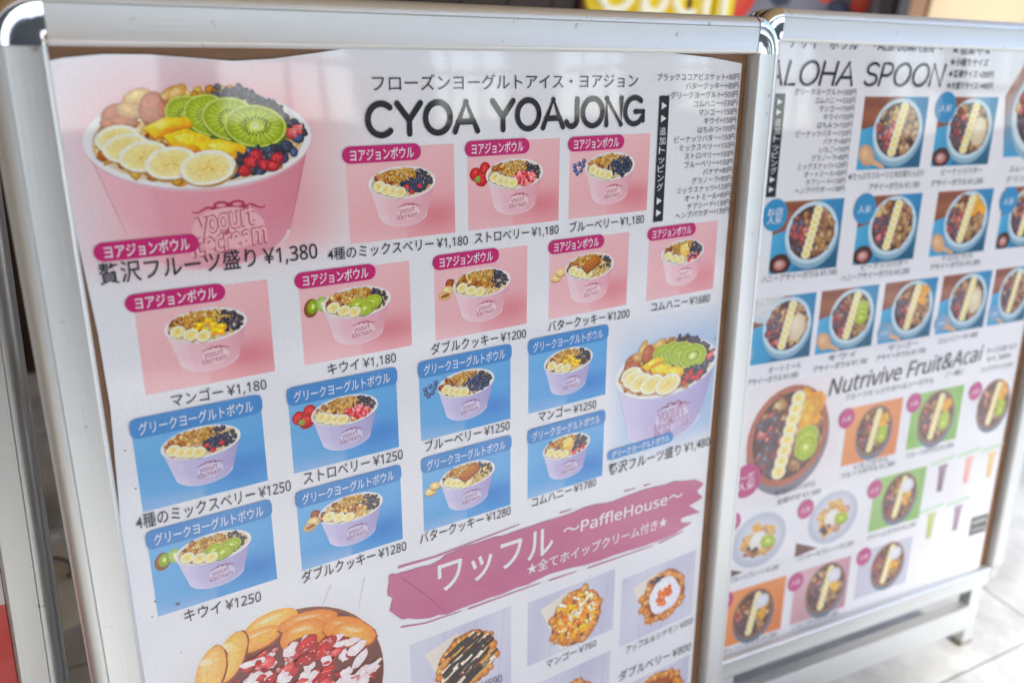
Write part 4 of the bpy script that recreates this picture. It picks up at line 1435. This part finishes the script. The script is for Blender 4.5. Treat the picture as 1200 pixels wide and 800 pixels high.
# ================================================================== STAND 2 (acai menu)
K2 = 0.0875 * 1.45
R2 = ((0.8821284, 0.0725273, -0.4653916), (0.4710081, -0.1338613, 0.8719131), (0.0009396, -0.9883425, -0.1522437))
O2 = (0.4986317, 1.1796387, 0.6575729)
stand2, T2 = stand('aluminium menu stand at the right with the acai bowl poster, behind the larger one', R2, O2, (-1.60 * K2, 3.33 * K2, -3.95 * K2, 3.105 * K2), 0.034)
I = Ink(K2)
I.poly([(-1.62, -3.12), (3.17, -3.12), (3.2, 3.97), (-1.62, 3.97)], (0.84, 0.84, 0.88))
poster2 = I.build('poster', stand2, ml=T2)
BL2 = lin('#2f92c8')


def top_bowl(I, cx, cy, k, rk, rim, kind, dens=1.0, fruit=None):
    I.ell(cx + k * .03, cy + rk * .12, k * 1.02, rk * 1.05, mixc(rim, (0.05, .3, .5), .5), mixc(rim, (0.05, .25, .4), .6), 0, 32)
    I.ell(cx, cy, k, rk, rim, rim, 0, 32)
    I.ell(cx, cy, k * .86, rk * .87, lin('#8a5a3c'), lin('#4b2c28'), 0, 32)
    I.tex = 0.0
    mut = lambda P: [(mixc(a, lin('#b98a7a'), .30), mixc(b, lin('#7a564e'), .35)) for a, b in P]
    ins = lambda x, y: ((x - cx) / (k * .82)) ** 2 + ((y - cy) / (rk * .83)) ** 2 < 1
    D = lambda v: int(v * dens)
    scatter(I, cx + k * .4, cy - rk * .05, k * .5, rk * .8, D(60), k * .1, mut(P_GRA + P_NUT[:2]), .9, ins)
    scatter(I, cx - k * .5, cy - rk * .4, k * .4, rk * .5, D(20), k * .12, P_NUT, .9, ins)
    scatter(I, cx - k * .5, cy + rk * .15, k * .38, rk * .6, D(34), k * .11, mut(P_STR[:3] + P_BLU + P_BLU + [(lin('#b04a5a'), lin('#6a1c34'))]), .9, ins)
    if fruit == 'mango':
        scatter(I, cx + k * .5, cy - rk * .45, k * .3, rk * .35, D(14), k * .17, [(MAN_L, MAN_D)], .9, ins)
    if fruit == 'kiwi':
        for q in range(3):
            kiwi(I, cx + k * .42, cy + rk * (-.3 + q * .2), k * .3, rk * .22, 0, False, 9)
    if fruit == 'both':
        scatter(I, cx + k * .45, cy - rk * .5, k * .28, rk * .3, D(10), k * .2, [(MAN_L, MAN_D)], .9, ins)
        for q in range(2):
            kiwi(I, cx + k * .48, cy + rk * (.1 + q * .2), k * .28, rk * .25, 0, False, 9)
    if fruit == 'oat':
        I.ell(cx + k * .42, cy + rk * .1, k * .36, rk * .5, lin('#f3e6cc'), lin('#dcc8a0'), 0, 16, wob=.05)
    for q in range(8):
        t = q / 7
        banana(I, cx + k * (.15 - .3 * t), cy + rk * (-.72 + 1.4 * t), k * .17, rk * .15, 0.1)
    if fruit == 'cream':
        I.ell(cx + k * .38, cy - rk * .42, k * .34, rk * .3, (0.88, .88, .9), lin('#d8dce8'), 0, 16, wob=.06)
        scatter(I, cx + k * .42, cy + rk * .1, k * .2, rk * .2, D(8), k * .14, [(MAN_L, MAN_D)], .9, ins)


def acai_pic(x, y, w, h, kind, fruit, spoon, label, badge=None):
    I = Ink(K2, 3e-5)
    wood, cl = lin('#a5613c'), lin('#3aa0cf')
    I.grid(x, y, x + w, y + h, 12, 10, lambda a, b: mixc(wood, lin('#8a4a2c'), .5 + .5 * math.sin((b - y) * 25)))
    I.poly([(x + w * .62, y), (x + w, y), (x + w, y + h), (x, y + h), (x, y + h * .45), (x + w * .25, y + h * .38)], [lin('#2f93c6'), lin('#2a86ba'), lin('#1f6f9c'), lin('#3fa6d6'), lin('#56b2dc'), lin('#3ea2d2')])
    I.clip = (x, y, x + w, y + h)
    I.poly([(x + w * .5, y + h * .75), (x + w, y + h * .4), (x + w, y + h), (x + w * .3, y + h)], [lin('#1a5f86'), lin('#2377a4'), lin('#1d5a7a'), lin('#2a7fae')])
    if spoon == 'wood':
        I.ell(x + w * .13, y + h * .8, w * .14, h * .13, lin('#f0cba0'), lin('#d29a68'), .7, 16)
        I.stroke([(x + w * .18, y + h * .86), (x + w * .42, y + h * 1.0)], w * .07, lin('#e0b080'))
    elif spoon == 'bowl':
        I.ell(x + w * .15, y + h * .87, w * .16, h * .15, lin('#5c3026'), lin('#3b1c16'), 0, 16)
        I.ell(x + w * .15, y + h * .88, w * .09, h * .08, lin('#e7c7bf'), lin('#b0544c'), 0, 12)
    elif spoon == 'white':
        I.ell(x + w * .2, y + h * .1, w * .3, h * .28, lin('#e7e9ee'), lin('#c0cad2'), 0, 20)
        scatter(I, x + w * .2, y + h * .1, w * .2, h * .18, 30, w * .025, [(lin('#f7f3e8'), lin('#c9c2b2'))])
    top_bowl(I, x + w * .57, y + h * .46, w * .385, h * .44, lin('#c9dfea'), kind, 1.0, fruit)
    I.clip = None
    o = I.build('bowl_picture', poster2)
    o['label'] = label


acai_pic(-0.277, -2.594, .99, .768, 0, None, 'wood', 'picture of the acai bowl in the top row, left')
acai_pic(0.90, -2.594, .99, .768, 0, 'oat', 'bowl', 'picture of the acai bowl in the top row, right')
acai_pic(-1.38, -1.534, .985, .768, 0, None, 'bowl', 'picture of the acai bowl with a honey dipper')
acai_pic(-0.15, -1.534, .985, .768, 0, None, 'bowl', 'picture of the acai bowl with a peanut dish')
acai_pic(1.10, -1.534, .985, .768, 0, 'mango', 'wood', 'picture of the mango acai bowl')
acai_pic(2.3, -1.534, .86, .768, 0, None, 'bowl', 'picture of the acai bowl at the right edge')
for x, fr, sp in ((-1.545, 'oat', 'white'), (-0.566, 'kiwi', 'wood'), (0.434, 'mango', 'wood'), (1.43, 'oat', 'wood')):
    acai_pic(x, -0.506, .90, .745, 0, fr, sp, 'picture of an acai bowl in the third row')
acai_pic(2.4, -0.506, .76, .745, 0, None, 'wood', 'picture of an acai bowl in the third row')
# colour backed pictures
I = Ink(K2, 3e-5)


def flat_pic(x, y, w, h, c, c2, rim, fruit, cx, cy, r, name='bowl_picture', label=None):
    I = Ink(K2, 3e-5)
    if c:
        I.grid(x, y, x + w, y + h, 8, 6, lambda a, b: mixc(c, c2, max(0, min(1, ((a - x) / w + (b - y) / h) / 2))))
    top_bowl(I, cx, cy, r, r * 1.08, rim, 0, .8, fruit)
    o = I.build(name, poster2)
    if label:
        o['label'] = label


coc = lin('#8a6250')
flat_pic(.09, .9955, .95, .763, lin('#f0a468'), lin('#de8048'), coc, 'both', .59, 1.37, .31, label='picture of a fruit bowl on orange, upper')
flat_pic(1.222, .9955, .95, .763, lin('#9cc86e'), lin('#7eb452'), coc, 'both', 1.71, 1.375, .34, label='picture of a fruit bowl on green, upper')
flat_pic(2.3, .9955, .85, .763, None, None, coc, 'both', 2.835, 1.375, .33, label='picture of a fruit bowl on white, upper')
flat_pic(.745, 2.056, .95, .763, lin('#a4cc7c'), lin('#86b65c'), coc, 'cream', 1.25, 2.42, .32, label='picture of a fruit bowl on green, lower')
flat_pic(-1.545, 3.081, .95, .763, lin('#f2a060'), lin('#e07c3c'), coc, 'cream', -1.08, 3.49, .32, label='picture of a fruit bowl on orange, lower')
flat_pic(-0.444, 3.081, .95, .763, lin('#dcb2bc'), lin('#bd8490'), coc, 'cream', .11, 3.46, .34, label='picture of a fruit bowl on dusty pink')
flat_pic(.66, 3.075, .98, .71, lin('#cdcddc'), lin('#c6c6d8'), coc, 'cream', 1.22, 3.40, .31, label='picture of a fruit bowl on lilac')
I = Ink(K2, 3e-5)
I.grid(-1.6, .5, .0, 2.0, 20, 20, lambda x, y: mixc((0.84, 0.84, 0.88), lin('#eecfd0'), math.exp(-((x + .8) ** 2 + (y - 1.2) ** 2) * 2.2) * .8))
top_bowl(I, -0.83, 1.19, .62, .63, lin('#b4664c'), 0, 1.6, 'both')
I.build('bowl_picture', poster2)['label'] = 'large picture of the coconut shell fruit bowl'
for cx, cy in ((-1.11, 2.47), (0.08, 2.44)):
    I = Ink(K2, 3e-5)
    I.poly([(cx - .58, cy + .22), (cx - .2, cy + .38), (cx - .58, cy + .42)], lin('#6a4440'))
    I.ell(cx, cy, .42, .36, lin('#d5d8e4'), lin('#bfc4d4'), 0, 28)
    I.ell(cx, cy, .33, .28, lin('#e6e8f0'), lin('#cdd2de'), 0, 28)
    scatter(I, cx, cy, .25, .21, 40, .06, [(MAN_L, MAN_D), (lin('#f3d58a'), lin('#d9a044')), (lin('#e9c6a8'), lin('#b0704c'))], .8)
    I.ell(cx - .02, cy, .13, .12, (0.88, .88, .88), lin('#e8e2d6'), 0, 14, wob=.05)
    kiwi(I, cx + .14, cy + .04, .12, .08, .3, False, 8)
    scatter(I, cx - .12, cy + .14, .1, .06, 10, .04, P_NUT + P_BLU)
    I.build('plate_picture', poster2)
# drinks
for x, y, c in ((2.02, 2.3, '#8f7488'), (2.54, 2.28, '#eeb0a6'), (3.02, 2.3, '#eccb88'), (1.957, 2.99, '#c3c96c'), (2.493, 3.0, '#a07c9a')):
    I = Ink(K2, 3e-5)
    I.poly([(x - .075, y - .17), (x + .075, y - .17), (x + .05, y + .2), (x - .05, y + .2)], [lin(c), mixc(lin(c), WHITE, .2), lin(c), mixc(lin(c), DARK, .3)])
    I.ell(x, y - .17, .1, .03, mixc(lin(c), WHITE, .4), lin(c), 0, 14)
    I.stroke([(x - .26, y - .24), (x + .2, y - .28)], .05, lin('#c2dcc0'))
    I.build('drink_picture', poster2)
I = Ink(K2, 3e-5)
I.poly([(2.82, 3.08), (3.18, 3.08), (3.18, 3.37), (2.82, 3.37)], lin('#2a2a30'))
I.text('営業時間', 2.86, 3.20, 3.14, 3.20, .08, WHT)
I.text('OPEN', 2.86, 3.32, 3.14, 3.32, .08, WHT)
I.build('notice_panel', poster2)


def badge(x, y, r, lines, col):
    I = Ink(K2, TXT - 6e-5)
    I.ell(x, y, r, r, col, col, 0, 28)
    for i, s in enumerate(lines):
        yy = y + r * (.12 + .5 * i - .25 * (len(lines) - 1)) + r * .12
        I.text(s, x - r * .62, yy, x + r * .62, yy, r * .52, WHT, .01)
    I.build('badge', poster2)


for x, y in ((-1.37, -1.40), (-.07, -1.40), (2.40, -1.37), (1.0, -2.48)):
    badge(x, y, .17, ['お店', '人気'] if x < -1 else ['人気'], BL2)
for x, y in ((-1.58, .10), (.52, .10), (1.5, .09), (2.5, .08)):
    badge(x, y, .11, ['人気'], mixc(BL2, WHITE, .2))
badge(-1.40, 1.64, .21, ['一番', '人気'], lin('#bf3a80'))
for x, y in ((.084, 1.121), (1.245, 1.105), (2.411, 1.126), (.758, 2.201), (-.411, 2.217), (-.431, 3.22), (.738, 3.16), (-1.56, 2.13), (-1.56, 3.17)):
    badge(x, y, .13, ['人気'], lin('#c23f86'))

GR2 = lin('#4c4c58')
I = Ink(K2, TXT)
I.round_text('ALOHA SPOON', -1.69, -2.70, 0.86, -2.705, 0.235, 0.030, lin('#22222a'), shear=0.22, gap=0.12, clipx=-1.61)
I.build('title', poster2)
caption(poster2, K2, 'アサイーボウル　～Acai bowl cafe～　★営業中★', -1.40, -3.06, 1.62, -3.06, 0.14, lin('#3a3a44'), 0.005, 'subtitle')
for i, s in enumerate(('★小盛りサイズ', '★普通サイズ +200円', '★大盛りサイズ +400円')):
    caption(poster2, K2, s, .96, -2.935 + i * .125, (1.6, 1.72, 1.74)[i], -2.935 + i * .125, .088, lin('#3a3a44'), .01, 'price_line')
tp = tops[2:8] + tops[9:]
tp = ['グリークヨーグルト+500円', 'コムハニー+530円', 'マンゴー+150円', 'キウイ+150円', 'はちみつ+100円', 'ピーナッツバター+150円', 'バナナ+80円', 'いちご+150円', 'グラノーラ+80円', 'ミックスナッツ+120円', 'オートミール+80円', 'チアシード+130円', 'ヘンプパウダー+130円']
for i, s in enumerate(tp):
    y = -2.61 + i * .0833
    V_, _ = text_geo(s, 0.0)
    L = (V_[:, 0].max() - V_[:, 0].min()) * .072
    caption(poster2, K2, s, -.42 - L, y, -.42, y, .075, GR2, 0, 'price_line')
I = Ink(K2, TXT - 6e-5)
I.poly([(-1.52, -2.62), (-1.39, -2.62), (-1.39, -1.59), (-1.52, -1.59)], lin('#1f1f26'))
for y in (-2.54, -2.44, -1.77, -1.67):
    I.poly([(-1.49, y - .03), (-1.49, y + .03), (-1.42, y)], WHT)
for i, ch in enumerate('追加トッピング'):
    I.text(ch, -1.495, -2.31 + i * .08, -1.415, -2.31 + i * .08, .08, WHT)
I.build('topping_banner', poster2)
caption(poster2, K2, 'Nutrivive Fruit&Acai', -.27, .78, 2.42, .70, .30, lin('#33333d'), .004, 'title', shear=.2)
C2 = [('★たっぷりフルーツと木の実たっぷり', -.386, -1.726, .788), ('アサイーボウル￥1,180', -.054, -1.60, .754), ('ピーナッツバター', 1.1, -1.726, 1.8), ('アサイーボウル￥1,280', .95, -1.60, 1.85), ('ハニーアサイーボウル￥1,180', -1.467, -.685, -.38), ('ピーナッツバター', .0, -.70, .75), ('ハニーアサイーボウル￥1,280', -.3, -.595, .8), ('トロピカル', 1.35, -.70, 1.9), ('アサイーボウル￥1,280', 1.15, -.60, 2.05), ('オートミール', -1.24, .36, -.76), ('アサイーボウル￥1,080', -1.53, .47, -.785),
      ('キウイ', -.35, .34, .1), ('アサイーボウル￥1,180', -.56, .45, .3), ('マンゴー', .62, .34, 1.15), ('アサイーボウル￥1,180', .45, .45, 1.3), ('コムハニー￥1,480', 1.5, .36, 2.25), ('フルーツたっぷりのヘルシーボウル', .014, .88, 1.55), ('ご一緒に', 1.75, .84, 2.1), ('いちごボウル', .32, 1.84, .92), ('フルーツボウル￥1,380', .118, 1.925, 1.057), ('フルーツボウル￥1,280', 1.25, 1.87, 2.15), ('一番人気のフルーツボウル', -1.0, 1.93, -.3), ('全部のせ￥1,580', -.9, 2.05, -.2),
      ('フルーツプレート￥1,280', -1.5, 2.95, -.75), ('パンケーキプレート￥1,280', -.45, 2.93, .5), ('クリームボウル￥1,280', .75, 2.93, 1.65), ('サイズを選べます', 2.5, .62, 3.1), ('￥1,380', 2.52, .74, 3.0), ('テイクアウトできます', 2.45, .88, 3.1), ('いちごボウル￥1,380', -.4, 3.93, .4), ('オレンジボウル￥1,280', -1.5, 3.93, -.65), ('スムージー￥680', 2.3, -1.72, 3.1), ('ドリンク￥580', 2.3, -1.6, 3.1)]
for s, a, b, c in C2:
    caption(poster2, K2, s, a, b, c, b - .002, .09, GR2, 0)
# large cropped picture at the right edge of the poster
I = Ink(K2, 3e-5)
I.clip = (1.98, -2.97, 3.16, -1.85)
I.poly([(2.0, -2.6), (2.25, -2.97), (3.16, -2.97), (3.16, -1.9), (2.15, -1.9)], [lin('#a96a4c'), lin('#c08a70'), lin('#8a4a30'), lin('#3aa0cf'), lin('#46a6d4')])
top_bowl(I, 2.8, -2.45, .62, .55, lin('#d5e6ee'), 0, 1.4, 'both')
I.clip = None
I.build('bowl_picture', poster2)['label'] = 'large cropped bowl picture at the right edge'

# ================================================================== STAND 3 (far left, red poster)
yaw = math.radians(22)
th = math.radians(8.5)
xa = Vector((math.cos(yaw), math.sin(yaw), 0))
ya = Vector((-math.sin(yaw), math.cos(yaw), 0))
upv = Vector((0, 0, 1)) * math.cos(th) + ya * math.sin(th)
inn = ya * math.cos(th) - Vector((0, 0, 1)) * math.sin(th)
zc = 0.87
pt = Wm @ Vector((-0.5170 * zc, 0.3959 * zc, zc)) + Vector((0, 0, CAM_H))
R3 = Matrix((xa, -upv, inn)).transposed()
top_t = 0.55
x1_ = -(FACE + RND)
stand3, T3 = stand('aluminium menu stand at the far left edge with a red poster', R3, pt, (x1_ - 0.55, x1_, -0.32, top_t), 0.02, two_sided=False)
I = Ink(1.0)
I.poly([(x1_ - 0.55, -top_t), (x1_ - .003, -top_t), (x1_ - .003, -0.10), (x1_ - 0.55, -0.10)], (.75, .74, .74))
I.poly([(x1_ - 0.55, -0.10), (x1_ - .003, -0.10), (x1_ - .003, .315), (x1_ - 0.55, .315)], lin('#d8120c'))
I.build('poster', stand3, ml=T3)
